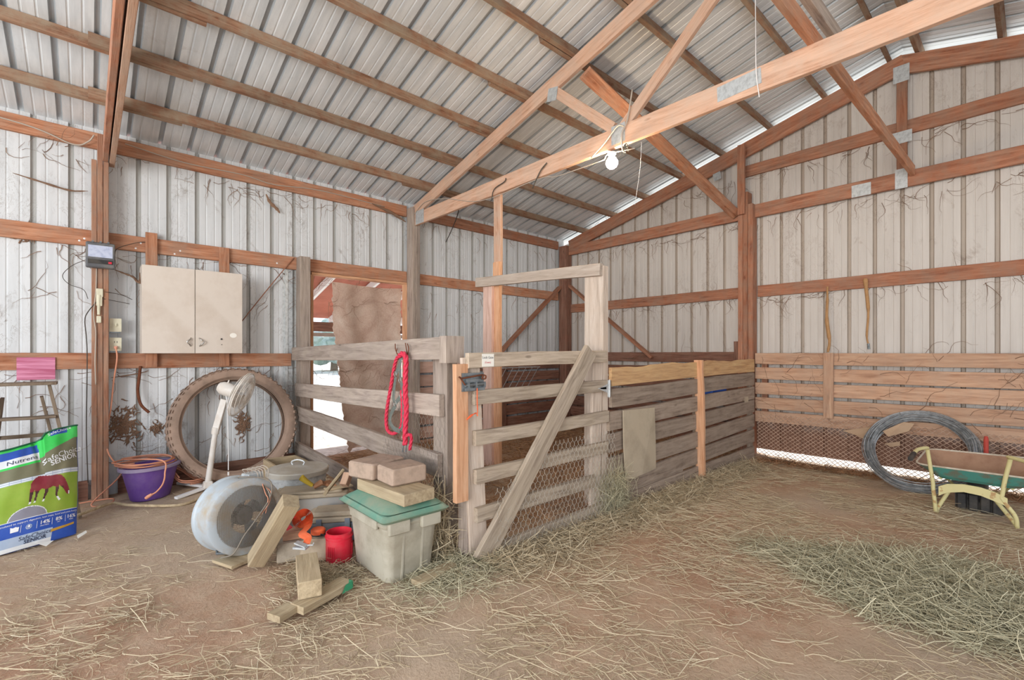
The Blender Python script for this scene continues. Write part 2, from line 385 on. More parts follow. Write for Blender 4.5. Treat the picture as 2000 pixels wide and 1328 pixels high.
def strands(name,n,sampler,mat,lmin=.05,lmax=.2,w=.0028,lift=.02,tilt=.18,heading=None,spread=math.pi,pile=None,h0=None):
    x,y=sampler(n); n=len(x)
    L=RNG.uniform(lmin,lmax,n); th=RNG.uniform(-spread,spread,n)+(0 if heading is None else heading)
    cv=RNG.normal(0,.5,n); tl=RNG.normal(0,tilt,n); base=hf(x,y) if h0 is None else h0(x,y)
    z=base+RNG.random(n)**2*lift+.004
    if pile is not None: z=z+pile(x,y)*RNG.random(n)
    t=np.array([-.5,-.17,.17,.5]); ww=w*RNG.uniform(.6,1.5,n)
    V=np.zeros((n,4,2,3))
    for k,tt in enumerate(t):
        a=th+cv*tt; px=x+L*tt*np.cos(a)*np.cos(tl); py=y+L*tt*np.sin(a)*np.cos(tl); pz=z+np.abs(L*.5*np.sin(tl))+L*tt*np.sin(tl)
        nx,ny=-np.sin(a),np.cos(a)
        for sde,sg in ((0,-1),(1,1)):
            V[:,k,sde,0]=px+nx*ww*sg*.5; V[:,k,sde,1]=py+ny*ww*sg*.5; V[:,k,sde,2]=pz+sg*ww*.35
    V=V.reshape(-1,3); b=(np.arange(n)*8)[:,None]
    q=np.array([[0,1,3,2],[2,3,5,4],[4,5,7,6]]).reshape(1,12)
    idx=(b+q).reshape(-1)
    me=bpy.data.meshes.new(name); me.vertices.add(len(V)); me.vertices.foreach_set('co',V.reshape(-1).astype(np.float32))
    nf=n*3; me.loops.add(nf*4); me.loops.foreach_set('vertex_index',idx.astype(np.int32))
    me.polygons.add(nf); me.polygons.foreach_set('loop_start',(np.arange(nf)*4).astype(np.int32)); me.polygons.foreach_set('loop_total',np.full(nf,4,np.int32))
    me.materials.append(mat); me.update(); me.validate()
    o=bpy.data.objects.new(name,me); COL.objects.link(o); WM[o]=Matrix.Identity(4); return o
# ================================================================ THE SHELL
YB=6.26                       # plane of the gable wall; left wall is x = 0
PITCH=.247; RX=4.67           # roof slope and ridge position
def zb(x): return 3.165+PITCH*(x if x<RX else 2*RX-x)     # underside of purlins
RIB=.2286
def ribprofile(s0,s1,phase,depth,minor=.0035):
    """list of (s, offset) for a ribbed sheet between s0 and s1"""
    out=[(s0,0)]; k=math.floor((s0-phase)/RIB)-1
    while True:
        c=phase+k*RIB
        if c-.03>s1: break
        for ds,d in ((-.019,0),(-.011,depth),(.011,depth),(.019,0)):
            if s0<c+ds<s1: out.append((c+ds,d))
        for m in (.076,.152):
            for ds,d in ((-.008,0),(-.003,minor),(.003,minor),(.008,0)):
                if s0<c+m+ds<s1: out.append((c+m+ds,d))
        k+=1
    out.append((s1,0)); out.sort(key=lambda a:a[0]); return out
# --- left wall (with the doorway cut out)
DY0,DY1,DZ=1.90,3.12,2.17
mb=MB()
def lpanel(y0,y1,z0,z1):
    pr=ribprofile(y0,y1,.12,.022); n=len(pr)
    mb.add([(-d,s,z) for s,d in pr for z in (z0,z1)],[(2*i,2*i+2,2*i+3,2*i+1) for i in range(n-1)])
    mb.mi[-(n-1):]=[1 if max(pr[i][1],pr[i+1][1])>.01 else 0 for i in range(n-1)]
lpanel(-2.2,DY0,-.05,3.2625); lpanel(DY0,DY1,DZ,3.2625); lpanel(DY1,YB,-.05,3.2625)
o=mb.build('wall_left',[M['wall_left'],M['groove_l']],centre=False); o['kind']='structure'
# --- gable wall, cut to the roof line
mb=MB(); pr=ribprofile(0,9.34,3.292-2*RIB,.022); vs=[]
for s,d in pr: vs+=[(s,YB+d,.075),(s,YB+d,zb(s)-.01)]
mb.add(vs,[(2*i,2*i+1,2*i+3,2*i+2) for i in range(len(pr)-1)])
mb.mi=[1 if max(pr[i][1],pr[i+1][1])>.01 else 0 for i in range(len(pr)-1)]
o=mb.build('wall_back',[M['wall_back'],M['groove']],centre=False); o['kind']='structure'
# --- roof sheets
def roof(name,xa,xb):
    mb=MB(); pr=ribprofile(-2.4,6.46,.05,.019); vs=[]
    for s,d in pr:
        for x in (xa,xb): vs.append((x,s,zb(x)+.094+d))
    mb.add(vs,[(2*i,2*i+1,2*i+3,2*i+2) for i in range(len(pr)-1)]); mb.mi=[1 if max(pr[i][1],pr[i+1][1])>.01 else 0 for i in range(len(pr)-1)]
    o=mb.build(name,[M['roof'],M['rib_shade']],centre=False); o['kind']='structure'; return o
roof('ceiling',-.28,RX); roof('ceiling',RX,9.7)
mb=MB(); mb.add([(RX-.12,-2.4,zb(RX)+.094),(RX,-2.4,zb(RX)+.13),(RX+.12,-2.4,zb(RX)+.094),(RX-.12,6.46,zb(RX)+.094),(RX,6.46,zb(RX)+.13),(RX+.12,6.46,zb(RX)+.094)],[(0,1,4,3),(1,2,5,4)])
o=mb.build('trim_2',M['white']); o['kind']='structure'
# white gable trim outside the end wall
mb=MB()
for xa,xb in ((-.28,RX),(RX,9.7)):
    za,zc=zb(xa)+.1,zb(xb)+.1
    mb.prism([(xa,6.46,za+.02),(xb,6.46,zc+.02),(xb,6.46,zc-.03),(xa,6.46,za-.03)],(0,.012,0))
o=mb.build('trim_1',M['white']); o['kind']='structure'
# --- ground inside and outside
nx,ny=190,170; xs=np.linspace(-.02,9.6,nx); ys=np.linspace(-2.2,6.3,ny); X,Y=np.meshgrid(xs,ys,indexing='ij'); Z=hf(X,Y)
V=np.stack([X,Y,Z],-1).reshape(-1,3)
fs=[(i*ny+j,(i+1)*ny+j,(i+1)*ny+j+1,i*ny+j+1) for i in range(nx-1) for j in range(ny-1)]
me=bpy.data.meshes.new('floor'); me.from_pydata(V.tolist(),[],fs); me.polygons.foreach_set('use_smooth',[True]*len(fs)); me.materials.append(M['dirt']); me.update()
o=bpy.data.objects.new('floor',me); COL.objects.link(o); o['kind']='structure'; WM[o]=Matrix.Identity(4)
mb=MB()
for lo,hi in (((-60,-60),(-.02,60)),((-.02,6.3),(60,60)),((-.02,-60),(60,-2.2)),((9.6,-2.2),(60,6.3))):
    mb.add([(lo[0],lo[1],-.03),(hi[0],lo[1],-.03),(hi[0],hi[1],-.03),(lo[0],hi[1],-.03)],[(0,1,2,3)])
o=mb.build('ground',M['outground'],centre=False); o['kind']='structure'
# ================================================================ FRAMING
def one(o,label,cat,group=None): return tag(o,label,cat,group)
# wall girts
G1=[(1.27,'lowest'),(2.345,'middle')]
one(board('wall_girt',(.02,-2.2,1.20),(.02,1.68,1.20),.038,.14,M['girt']),'lowest orange pine rail on the left wall, behind the pink sheet','wall rail')
one(board('wall_girt',(.02,-2.2,2.275),(.02,3.12,2.275),.038,.14,M['girt']),'orange pine rail on the left wall just above the cream cabinet and the doorway','wall rail')
one(board('wall_girt',(.02,3.26,2.265),(.02,6.08,2.255),.038,.14,M['girt']),'orange rail on the left wall between doorway post and corner post','wall rail')
one(board('wall_girt',(.02,-2.2,3.14),(.02,3.12,3.14),.038,.14,M['girt']),'top rail of the left wall at the eave, above the cabinet, with wires along it','wall rail')
one(board('wall_girt',(.02,3.26,3.14),(.02,6.08,3.14),.038,.14,M['gable']),'top rail of the left wall at the eave, over the far stall','wall rail')
one(board('wall_girt',(.18,6.24,2.043),(3.07,6.24,2.043),.038,.14,M['gable']),'orange rail across the gable wall above the stall, between corner post and tall post','wall rail')
one(board('wall_girt',(3.26,6.24,2.043),(9.3,6.24,2.043),.038,.14,M['gable']),'orange rail on the gable wall that the two hanging sticks are hooked on','wall rail')
one(board('wall_girt',(3.10,6.24,3.585),(9.3,6.24,3.585),.038,.14,M['gable']),'upper orange rail on the gable wall, crossing the short post under the peak','wall rail')
one(board('wall_girt',(.18,6.24,1.215),(3.07,6.24,1.215),.038,.14,M['dark']),'lower brown rail along the gable wall at the back of the stall','wall rail')
# posts
def laminated(name,x0,x1,y0,y1,z1,label,axis='y',mat='post',tops=None):
    t=empty(name,((x0+x1)/2,(y0+y1)/2,0),label,'post')
    n=3
    for k in range(n):
        if axis=='y':
            a=y0+(y1-y0)*k/n; b=y0+(y1-y0)*(k+1)/n; c=((x0+x1)/2,(a+b)/2); w,h=b-a-.003,x1-x0; up=(1,0,0)
        else:
            a=x0+(x1-x0)*k/n; b=x0+(x1-x0)*(k+1)/n; c=((a+b)/2,(y0+y1)/2); w,h=b-a-.003,y1-y0; up=(0,1,0)
        zt=z1 if tops is None else tops[k]
        board('ply',(c[0],c[1],-.08),(c[0],c[1],zt),w,h,M[mat],t,up=up,warp=.001)
    return t
laminated('barn_post',.04,.18,.02,.136,3.16,'triple-ply brown pine post on the left wall carrying the charger box and outlet',tops=(2.93,3.16,2.93))
laminated('barn_post',.04,.18,3.12,3.24,3.17,'triple-ply post at the far side of the doorway, left wall, under the roof truss',mat='grey',tops=(3.17,2.93,3.17))
laminated('barn_post',.04,.20,6.09,6.24,3.12,'corner post where the left wall meets the gable wall',mat='dark')
laminated('barn_post',3.075,3.255,6.085,6.22,3.28,'tall laminated post standing against the gable wall at the end of the board fence','x','gable',tops=(3.28,3.28,3.12))
one(board('post_extension',(3.13,6.06,3.0),(3.13,6.06,3.87),.04,.085,M['gable'],up=(1,0,0)),'short upright board fixed to the top of the tall gable post','post')
one(board('post_block',(3.052,6.15,1.1),(3.052,6.15,1.42),.04,.09,M['dark'],up=(1,0,0)),'short brown block beside the tall gable post just above the rail','block')
# doorway
t=empty('door_1',(.06,(DY0+DY1)/2,0)); t['kind']='structure'
board('jamb',(.095,1.79,-.05),(.095,1.79,2.34),.145,.11,M['grey'],t,up=(0,1,0),warp=.001)
board('jamb',(.0,1.905,-.05),(.0,1.905,2.17),.09,.03,M['fresh'],t,up=(0,1,0),warp=.001)
board('head_trim',(.0,1.90,2.185),(.0,3.12,2.185),.09,.03,M['fresh'],t,warp=.001)
board('jamb',(.02,3.10,-.05),(.02,3.10,2.17),.05,.05,M['fresh'],t,up=(0,1,0),warp=.001)
# wall braces
one(board('corner_brace',(.055,4.70,1.26),(.055,6.10,2.42),.038,.10,M['gable'],up=(1,0,0)),'diagonal brace on the left wall rising to the corner post above the stall','brace')
one(board('corner_brace',(.16,6.20,2.46),(1.80,6.20,1.20),.038,.09,M['gable'],up=(0,1,0)),'diagonal brace on the gable wall descending right from the corner post','brace')
# mounting studs behind the cabinet
for y,l in ((.44,'left'),(1.03,'right')):
    one(board('mounting_stud',(.06,y,1.14),(.06,y,2.39 if y<1 else 2.34),.038,.088,M['girt'],up=(0,1,0)),'upright stud joining two wall rails behind the %s side of the cream cabinet'%l,'stud')
o=board('wall_rod',(.05,1.70,2.33),(.05,1.19,1.60),.008,.02,M['gable'],up=(1,0,0)); one(o,'thin orange slat slanting down the left wall between the door jamb and the cabinet','slat')
# purlins -------------------------------------------------------------
PX=[.5+.58*k for k in range(8)]
ordn=['first','second','third','fourth','fifth','sixth','seventh','eighth']
def purlin(x,y0,y1,label,dx=0,group='roof purlins'):
    z=zb(x)+.0445
    nrm=Vector((-PITCH,0,1)) if x<RX else Vector((PITCH,0,1))
    o=board('roof_purlin',(x+dx,y0,z),(x+dx,y1,z),.038,.089,M['purlin'],up=nrm,warp=.006); one(o,label,'purlin',group)
for k,x in enumerate(PX):
    purlin(x,-2.3,.62,'%s roof purlin up from the left eave, near bay above the ladder side'%ordn[k])
    purlin(x+.042,.0,3.34,'%s roof purlin up from the left eave, middle bay before the truss with the bulb'%ordn[k])
    purlin(x,2.72 if k%2 else 2.8,6.45,'%s roof purlin up from the left eave, far bay running to the gable wall'%ordn[k])
for k,x in enumerate((4.80,5.38,5.96,6.54)):
    purlin(x,3.0,6.45,'%s roof purlin to the right of the ridge, far bay'%ordn[k])
    purlin(x+.042,-.2,3.34,'%s roof purlin to the right of the ridge, middle bay'%ordn[k])
# trusses -------------------------------------------------------------
def plate(x,y,z,w,h,parent,rot=0.,normal=-1):
    mb=MB(); n=9
    for i in range(n):   # pressed rows of teeth
        a=-w/2+w*i/n; mb.obox((0,0,0),(w/n*.62,.0025,h),None)
        k=len(mb.v)-8
        for q in range(8): v=mb.v[k+q]; mb.v[k+q]=(v[0]+a+w/n/2,v[1]-.0008,v[2])
    mb.obox((0,0,0),(w,.0016,h))
    ro=Matrix.Rotation(rot,3,'Y'); mb.v=[tuple(Vector((x,y,z))+ro@Vector(p)) for p in mb.v]
    return mb.build('nail_plate',M['galv'],parent)
def truss(y,label,mat,zc=2.94,depth=.15,webs=(),plates=(),x0=.06,th=.038,lowend=True,td=.14):
    t=empty('roof_truss',(RX,y,0),label,'roof truss'); t.location=(RX,y,zc); WM[t]=Matrix.Translation((RX,y,zc))
    m=M[mat]
    board('bottom_chord',(x0,y,zc+depth/2),(9.28,y,zc+depth/2),th,depth,m,t,warp=.003)
    d=td; off=-d/2
    nl=Vector((-PITCH,0,1)).normalized()
    a=Vector((x0,y,zb(x0)-.005))+nl*off; b=Vector((RX,y,zb(RX)-.005))+nl*off
    board('top_chord',a,b,th,d,m,t,up=nl)
    nr=Vector((PITCH,0,1)).normalized(); a=Vector((RX,y,zb(RX)-.005))+nr*off; b=Vector((9.28,y,zb(9.28)-.005))+nr*off
    board('top_chord',a,b,th,d,m,t,up=nr)
    for (xa,za,xb,zc_) in webs: board('web',(xa,y,za),(xb,y,zc_),th,.089,m,t,up=(0,1,0))
    for (x,z,w,h,r) in plates: plate(x,y-th/2-.003,z,w,h,t,r)
    return t
# webs are laid flat against `up`=(0,1,0): swap so that the wide side faces the room
def web(t,y,xa,za,xb,zb_,w=.089,th=.036,mat='truss'):
    return board('web',(xa,y,za),(xb,y,zb_),w,th,M[mat],t,up=(0,1,0))
T2=3.18
t=truss(T2,'pale pine roof truss spanning the middle of the barn, with the lit bulb under it','truss',zc=2.93,depth=.16,
        plates=[(.30,3.02,.20,.17,0),(3.34,3.03,.13,.15,0),(4.28,3.02,.28,.10,-.05),(2.62,3.64,.12,.12,.2)])
web(t,T2,2.60,3.70,3.28,3.10); web(t,T2,3.36,3.06,4.62,4.14); web(t,T2,6.0,3.06,4.72,4.14)
T1=.158
t=truss(T1,'nearest roof truss crossing overhead beside the post with the charger box','truss',zc=2.93,depth=.15)
web(t,T1,2.60,3.70,3.28,3.08); web(t,T1,3.36,3.06,4.62,4.14)
board('chord_ply',(.19,.112,3.0),(9.2,.112,3.0),.036,.14,M['gable'],t)
TG=6.18
t=truss(TG,'orange gable truss fixed along the end wall','gable',zc=2.96,depth=.16,x0=.19,td=.185,
        plates=[(4.335,3.02,.17,.13,0),(4.67,3.05,.10,.20,0),(4.67,3.47,.17,.12,0),(4.67,4.12,.13,.17,0),(2.78,3.60,.10,.10,-.2)])
web(t,TG,4.675,3.09,4.675,4.12,.085,.036,'gable')
# lateral ties between trusses
one(board('truss_tie',(2.97,3.20,3.70),(3.04,6.14,3.03),.038,.12,M['girt'],up=(1,0,.6)),'slanting orange tie board running from the bulb truss down to the tall gable post','brace')
one(board('truss_tie',(4.64,1.0,3.16),(4.76,6.15,3.10),.038,.10,M['girt'],up=(0,0,1)),'long tie board under the ridge running to the gable truss beneath the peak','brace')
one(board('truss_tie',(4.70,.6,3.235),(4.74,3.6,3.265),.045,.09,M['grey'],up=(0,0,1)),'dusty grey board lying beside the ridge tie above the middle truss','brace')
# pole in front of the stall, hung from the truss, with its head frame
one(board('stall_pole',(1.80,3.205,1.9),(1.80,3.205,2.97),.035,.11,M['truss'],up=(1,0,0)),'thin upright board hanging from the truss down to the stall pole','post')
t=empty('stall_pole',(1.87,3.12,0),'upright pole inside the stall behind the gate, pink board and orange stud together','post')
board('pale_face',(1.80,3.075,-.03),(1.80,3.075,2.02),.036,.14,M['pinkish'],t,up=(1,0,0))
board('stud',(1.90,3.11,-.03),(1.90,3.11,2.20),.04,.10,M['fresh'],t,up=(1,0,0))
one(board('gate_post',(3.17,3.085,-.05),(3.18,3.085,1.97),.07,.19,M['pale'],up=(1,0,0),warp=.006),'wide pale gate post that the gate is hinged on','post')
one(board('header_board',(1.66,3.03,2.01),(3.27,3.03,1.935),.038,.095,M['pale'],up=(0,0,1)),'pale board across the top from the stall pole to the wide gate post','board')
# ================================================================ THE STALL
def slat(t,name,p0,p1,w,h,mat,**k): return board(name,p0,p1,w,h,M[mat],t,up=(0,0,1),**k)
# --- gate (front plane x = 3.29)
t=empty('stall_gate',(3.28,2.4,0),'slatted wooden stall gate with one long diagonal brace and a paper sign','gate')
tops=[1.27,1.045,.795,.56,.325,.065]
for k,z in enumerate(tops):
    y0=(1.69,1.735,1.742,1.748,1.755,1.80)[k]; y1=(3.05,3.065,3.075,3.07,2.90,3.02)[k]
    zr=z+(.02,.012,.015,.01,.005,.03)[k]
    slat(t,'slat',(3.295,y0,z-.0445),(3.295,y1,zr-.0445),.038,.089 if k else .092,'gate')
board('stile',(3.262,1.80,-.01),(3.262,1.735,1.245),.024,.135,M['pale'],t,up=(0,1,0))
board('stile',(3.262,2.945,.0),(3.262,2.985,1.25),.024,.12,M['pale'],t,up=(0,1,0))
board('brace',(3.334,1.765,.01),(3.334,2.81,1.288),.036,.135,M['gate'],t,up=(0,1,0))
def hexnet(name,O,U,V,nu,nv,cell,mat,parent,r=.0009,jit=.002,keep=None):
    """hexagonal netting drawn as one mesh of thin wires"""
    O,U,V=Vector(O),Vector(U).normalized(),Vector(V).normalized(); N=U.cross(V); mb=MB(); rr=random.Random(3)
    def P(i,j):
        q=rr.Random(i*1000+j) if False else None
        a=random.Random(i*7919+j*31); return O+U*(i*cell*.5+a.uniform(-jit,jit))+V*(j*cell*.43+a.uniform(-jit,jit))+N*a.uniform(-jit,jit)
    for j in range(nv):
        for i in range(nu):
            if (i+ (j//2))%2==0 and j%2==0:
                A=(i,j+1)   # lower centre
                for B in ((i+1,j),(i-1,j)):
                    if keep and not keep(i*cell*.5,j*cell*.43): continue
                    mb.tube([P(*A),P(*B)],r,3,cap=False)
                if keep and not keep(i*cell*.5,j*cell*.43): continue
                mb.tube([P(*A),P(i,j+2)],r*1.5,3,cap=False)
    return mb.build(name,mat,parent)
hexnet('wire_netting',(3.353,1.88,.02),(0,1,0),(0,0,1),56,40,.044,M['netwire'],t,r=.0013,keep=lambda u,v:(v<.25+.45*(u+.3) and v<.62))
mb=MB(); mb.box((3.351,1.770+.0,1.187),(3.353,1.865,1.265)); mb.v=[(p[0]-.034,p[1]+.015,p[2]) for p in mb.v]
sg=mb.build('paper_sign',M['paper'],t); sg['label']='white hand-lettered paper sign'
def face_x(x,y,z): # text facing +x, reading towards +y
    return Matrix.Translation((x,y,z))@Matrix(((0,0,1,0),(1,0,0,0),(0,1,0,0),(0,0,0,1)))
for s_,z_,sz,m_ in (('Lock Gate',1.243,.021,simple('dark_ink','#4a4a52',.8)),('(Goats)',1.213,.016,simple('red_ink','#c8505a',.8))):
    tx=textobj('lettering',s_,sz,face_x(3.3195,1.83,z_),m_,sg,.0003)
def LT(m):
    m.v=[(x+.027,1.635+(y-1.635)*1.42,z-.004) for x,y,z in m.v]; return m
mb=MB()  # slide-bolt latch on its plate
mb.box((3.276,1.64,1.045),(3.283,1.755,1.155)); 
latch=LT(mb).build('latch_plate',M['steel'],t)
mb=MB(); mb.tube([(3.30,1.615,1.135),(3.30,1.63,1.125),(3.30,1.74,1.143)],.005,8); mb.tube(smooth_path([(3.30,1.74,1.143),(3.302,1.755,1.135),(3.302,1.752,1.118),(3.30,1.738,1.120),(3.30,1.742,1.14)],4),.0045,6)
mb.tube([(3.298,1.62,1.135),(3.298,1.648,1.085)],.004,6)
LT(mb).build('latch_hook',M['rust'],latch)
mb=MB(); mb.tube([(3.294,1.65,1.082),(3.294,1.755,1.088)],.011,12); mb.box((3.284,1.652,1.050),(3.300,1.752,1.066)); mb.box((3.284,1.655,1.10),(3.292,1.75,1.118))
for yy in (1.66,1.70,1.745): mb.box((3.284,yy,1.066),(3.307,yy+.008,1.10))
LT(mb).build('latch_bolt',M['steel'],latch)
mb=MB(); mb.tube(smooth_path([(3.335,1.735,1.06),(3.335,1.735,.98),(3.332,1.74,.93),(3.325,1.745,.905)],6),.004,6,flat=.5)
mb.tube(smooth_path([(3.318,1.735,.905),(3.32,1.70,.90),(3.32,1.668,.875),(3.325,1.69,.888),(3.32,1.735,.91),(3.32,1.75,.89)],6),.005,6,flat=.5)
one(mb.build('baling_twine',M['orange'],smooth=True),'loose orange twine dangling from the gate latch','twine')
mb=MB(); mb.prism([(3.337,3.03,1.005),(3.337,3.03,.985),(3.337,2.93,.993),(3.337,2.93,.999)],(.004,0,0)); mb.v=[(p[0]-.02,p[1],p[2]) for p in mb.v]
mb.prism([(3.317,3.055,1.03),(3.317,3.055,.955),(3.317,2.955,.985),(3.317,2.955,1.0)],(.004,0,0)); mb.box((3.312,3.055,.925),(3.322,3.085,1.055)); mb.tube([(3.324,3.065,.92),(3.324,3.065,1.06)],.006,8)
mb.build('strap_hinge',M['galv'],t)
# --- board fence in front of the stall
t=empty('stall_fence',(3.29,4.7,0),'long board fence in front of the stall, right of the gate','fence')
zt=[(1.155,1.20),(.985,1.035),(.80,.865),(.615,.70),(.43,.525),(.255,.345),(.10,.145)]
for k,(a,b) in enumerate(zt):
    y0=3.13 if k<2 else 3.10
    slat(t,'fence_board',(3.285,y0,a-.075),(3.285,6.02,b-.075),.03,.15 if k else .15,'yellow' if k==0 else 'brown',wane=.007 if k==0 else .0015,warp=.012)
slat(t,'kick_board',(3.272,3.12,.055),(3.272,4.3,.06),.03,.17,'brown')
board('fence_upright',(3.322,4.60,-.03),(3.322,4.56,1.20),.04,.085,M['fresh'],t,up=(1,0,0),wane=.003)
board('fence_upright',(3.25,4.66,-.03),(3.25,4.66,1.10),.04,.085,M['brown'],t,up=(1,0,0))
board('fence_upright',(3.245,6.02,-.03),(3.245,6.02,1.10),.04,.085,M['brown'],t,up=(0,1,0))
hh=mb=MB(); mb.box((3.30,5.72,.69),(3.303,5.83,.755)); x_=mb.build('plywood_patch',M['tarp'],t)
mb=MB(); n=8; pts=[(3.315,3.255,.80),(3.318,3.72,.79),(3.318,3.735,.5),(3.316,3.745,.245),(3.330,3.50,.235),(3.318,3.285,.225),(3.317,3.26,.5)]
mb.prism(pts,(.012,0,0)); one(mb.build('plywood_panel',M['tarp']),'square of tan plywood nailed on the board fence right of the gate','panel')
# --- side fence between the doorway and the gate (plane y = 1.75)
t=empty('side_fence',(1.6,1.75,0),'weathered rail fence running from the doorway jamb to the gate, rope hung on it','fence')
slat(t,'rail',(-.13+.27,1.70,1.26),(3.17,1.66,1.30),.09,.14,'grey',warp=.003)
slat(t,'rail',(.16,1.70,.87),(3.06,1.665,.935),.038,.14,'grey')
slat(t,'rail',(.16,1.70,.62),(3.04,1.665,.555),.038,.15,'grey')
slat(t,'rail',(.16,1.70,.235),(3.00,1.665,.14),.038,.14,'grey')
board('upright',(3.00,1.73,-.05),(3.00,1.73,1.30),.085,.16,M['grey'],t,up=(1,0,0))
board('end_post',(3.215,1.76,-.05),(3.215,1.76,.42),.10,.09,M['grey'],t,up=(1,0,0))
board('latch_stud',(3.282,1.652,.385),(3.282,1.648,1.205),.038,.089,M['fresh'],t,up=(0,1,0))
board('rail_cap',(3.165,1.67,1.21),(3.165,1.67,1.375),.14,.07,M['grey'],t,up=(1,0,0))
hexnet('wire_netting',(2.35,1.628,.30),(1,0,0),(0,0,1),34,28,.048,M['mesh'],t,r=.0009)
hexnet('wire_netting',(.10,1.62,.25),(1,0,0),(0,0,1),16,40,.048,M['mesh'],t,r=.0009)
# --- stall lining boards
t=empty('stall_lining',(.2,4.7,0),'brown boards lining the left wall behind the gate','board lining')
for k,z in enumerate((1.15,.97,.80,.62,.45,.27,.10)): (slat(t,'lining_board',(.06,3.27,z-.07),(.06,4.02,z-.07),.03,.15,'pinkish',warp=.003),slat(t,'lining_board',(.06,4.03,z-.07),(.06,6.05,z-.065),.03,.15,'dark',warp=.006))  # pinkish stretch nearest the doorway: its incoming light painted as paler boards
board('lining_stud',(.10,3.60,-.05),(.10,3.60,1.2),.04,.09,M['fresh'],t,up=(0,1,0))
board('lining_stud',(.10,4.75,-.05),(.10,4.75,1.2),.04,.09,M['dark'],t,up=(0,1,0))
t=empty('stall_lining',(1.6,6.1,0),'brown boards lining the gable wall at the back of the stall','board lining')
for k,z in enumerate((1.08,.90,.72,.54,.36,.18)): slat(t,'lining_board',(.22,6.20,z-.07),(3.05,6.20,z-.065),.03,.15,'dark',warp=.006)
# hay rack wires inside the stall
mb=MB(); A,B=onX(1045,727,.75),onX(1118,727,.75); 
mb.tube([(.55,4.35,1.06),(.55,5.1,1.06)],.006,8); mb.tube([(.08,4.35,.55),(.08,5.2,.55)],.006,8)
for k in range(6):
    y=4.42+.13*k; mb.tube([(.55,y,1.06),(.078,y+.08,.55)],.005,6)
mb.tube([(.078,4.35,1.05),(.55,4.35,1.06)],.006,8); mb.tube([(.078,5.1,1.05),(.55,5.1,1.06)],.006,8)
one(mb.build('hay_rack',M['galv'],smooth=True),'wire hay rack hanging on the boards inside the stall','hay rack')
mb=MB(); c0=onX(1401,762,3.20); mb.box((3.00,c0.y-.17,c0.z-.055),(3.228,c0.y+.17,c0.z+.05)); one(mb.build('feed_trough',M['blue']),'bright blue plastic trough on the inside of the stall fence, showing through a gap','trough')
# --- boards along the gable wall, right of the tall post
t=empty('wall_cladding',(4.4,6.13,0),'five wide tan boards lining the gable wall behind the wire coil','board lining')
for k,(a,b) in enumerate(((1.27,1.268),(1.095,1.095),(.91,.93),(.728,.755),(.56,.60))):
    h=(.135,.142,.142,.14,.13)[k]
    slat(t,'cladding_board',(3.27,6.135,a-h/2),(8.9,6.135,b-h/2+.05*(1 if k>1 else 0)),.028,h,'clad',warp=.006)
board('batten',(4.05,6.10,.55),(4.05,6.10,1.272),.03,.095,M['clad'],t,up=(1,0,0))
for x in (3.36,5.9): board('cladding_stud',(x,6.19,.50),(x,6.19,1.25),.06,.05,M['gable'],t,up=(0,1,0))
# expanded metal mesh low on the wall
mb=MB(); dx,dz=.052,.0215; y0=6.112
rows=24
for j in range(rows):
    z=.02+j*dz; n=int((8.6-3.30)/(dx/2)); a=[]
    for i in range(n):
        up=(i+j)%2; x=3.30+i*dx/2; zz=z+(dz if up else 0); yy=y0+.004*math.sin(x*9+j)+(.003 if up else -.003)
        a.append((x,yy,zz))
    vs=[];fs=[]
    for i,p in enumerate(a):
        for (oy,oz) in ((-.0014,-.0034),(-.0014,.0034),(.0018,.0034),(.0018,-.0034)): vs.append((p[0],p[1]+oy,p[2]+oz))
        if i:
            b=(i-1)*4; c=i*4
            for k in range(4): fs.append((b+k,b+(k+1)%4,c+(k+1)%4,c+k))
    mb.add(vs,fs)
one(mb.build('expanded_metal_mesh',M['expmesh'],centre=False),'rust-brown diamond mesh fixed low along the gable wall under the tan boards','mesh')
# ---------------------------------------------------------------- doorway curtain and what lies outside
nu,nv=26,60; vs=[];fs=[]
rr=random.Random(5)
jl=[rr.uniform(-.012,.012) for _ in range(nv+1)]; jr=[rr.uniform(-.012,.012) for _ in range(nv+1)]
for j in range(nv+1):
    q=j/nv; z0_=2.125-q*2.06
    yl=2.165+.02*math.sin(q*5)+.30*max(0,q-.25)**1.15+jl[j]; yr=3.085-.03*math.sin(q*6)+jr[j]
    for i in range(nu+1):
        u=i/nu; y=yl+(yr-yl)*u; z=z0_-.018*u*(1-u)*4*(1-q) + (rr.uniform(-.03,.02) if j==nv else 0)
        if j==nv: z+= .12*math.sin(u*9)*.5+.10*u
        x=-.05+.022*math.sin(u*7+q*3)+.015*math.sin(u*15-q*5)+.02*q
        vs.append((x,y,z))
m_=len(vs); vs+=[(x-.012,y,z) for x,y,z in vs]
w_=nu+1
for j in range(nv):
    for i in range(nu):
        a=j*w_+i; fs.append((a,a+1,a+w_+1,a+w_)); fs.append((m_+a,m_+a+w_,m_+a+w_+1,m_+a+1))
for j in range(nv):
    for e in (0,nu): a=j*w_+e; fs.append((a,a+w_,m_+a+w_,m_+a))
for i in range(nu):
    for e in (0,nv): a=e*w_+i; fs.append((a,a+1,m_+a+1,m_+a))
mb=MB(); mb.add(vs,fs); one(mb.build('door_curtain',M['carpet'],smooth=True),'ragged brown carpet hung as a curtain in the doorway','curtain')
t=empty('lean_to',(-1.2,2.4,1.5),'low lean-to roof outside the doorway with red-brown underside and white rafters','lean-to')
mb=MB(); 
def lz(x): return 2.47+.27*x
mb.prism([(-.03,.2,lz(0)),(-2.3,.2,lz(-2.3)),(-2.3,6,lz(-2.3)),(-.03,6,lz(0))],(0,0,.02)); mb.build('sheathing',M['leanroof'],t)
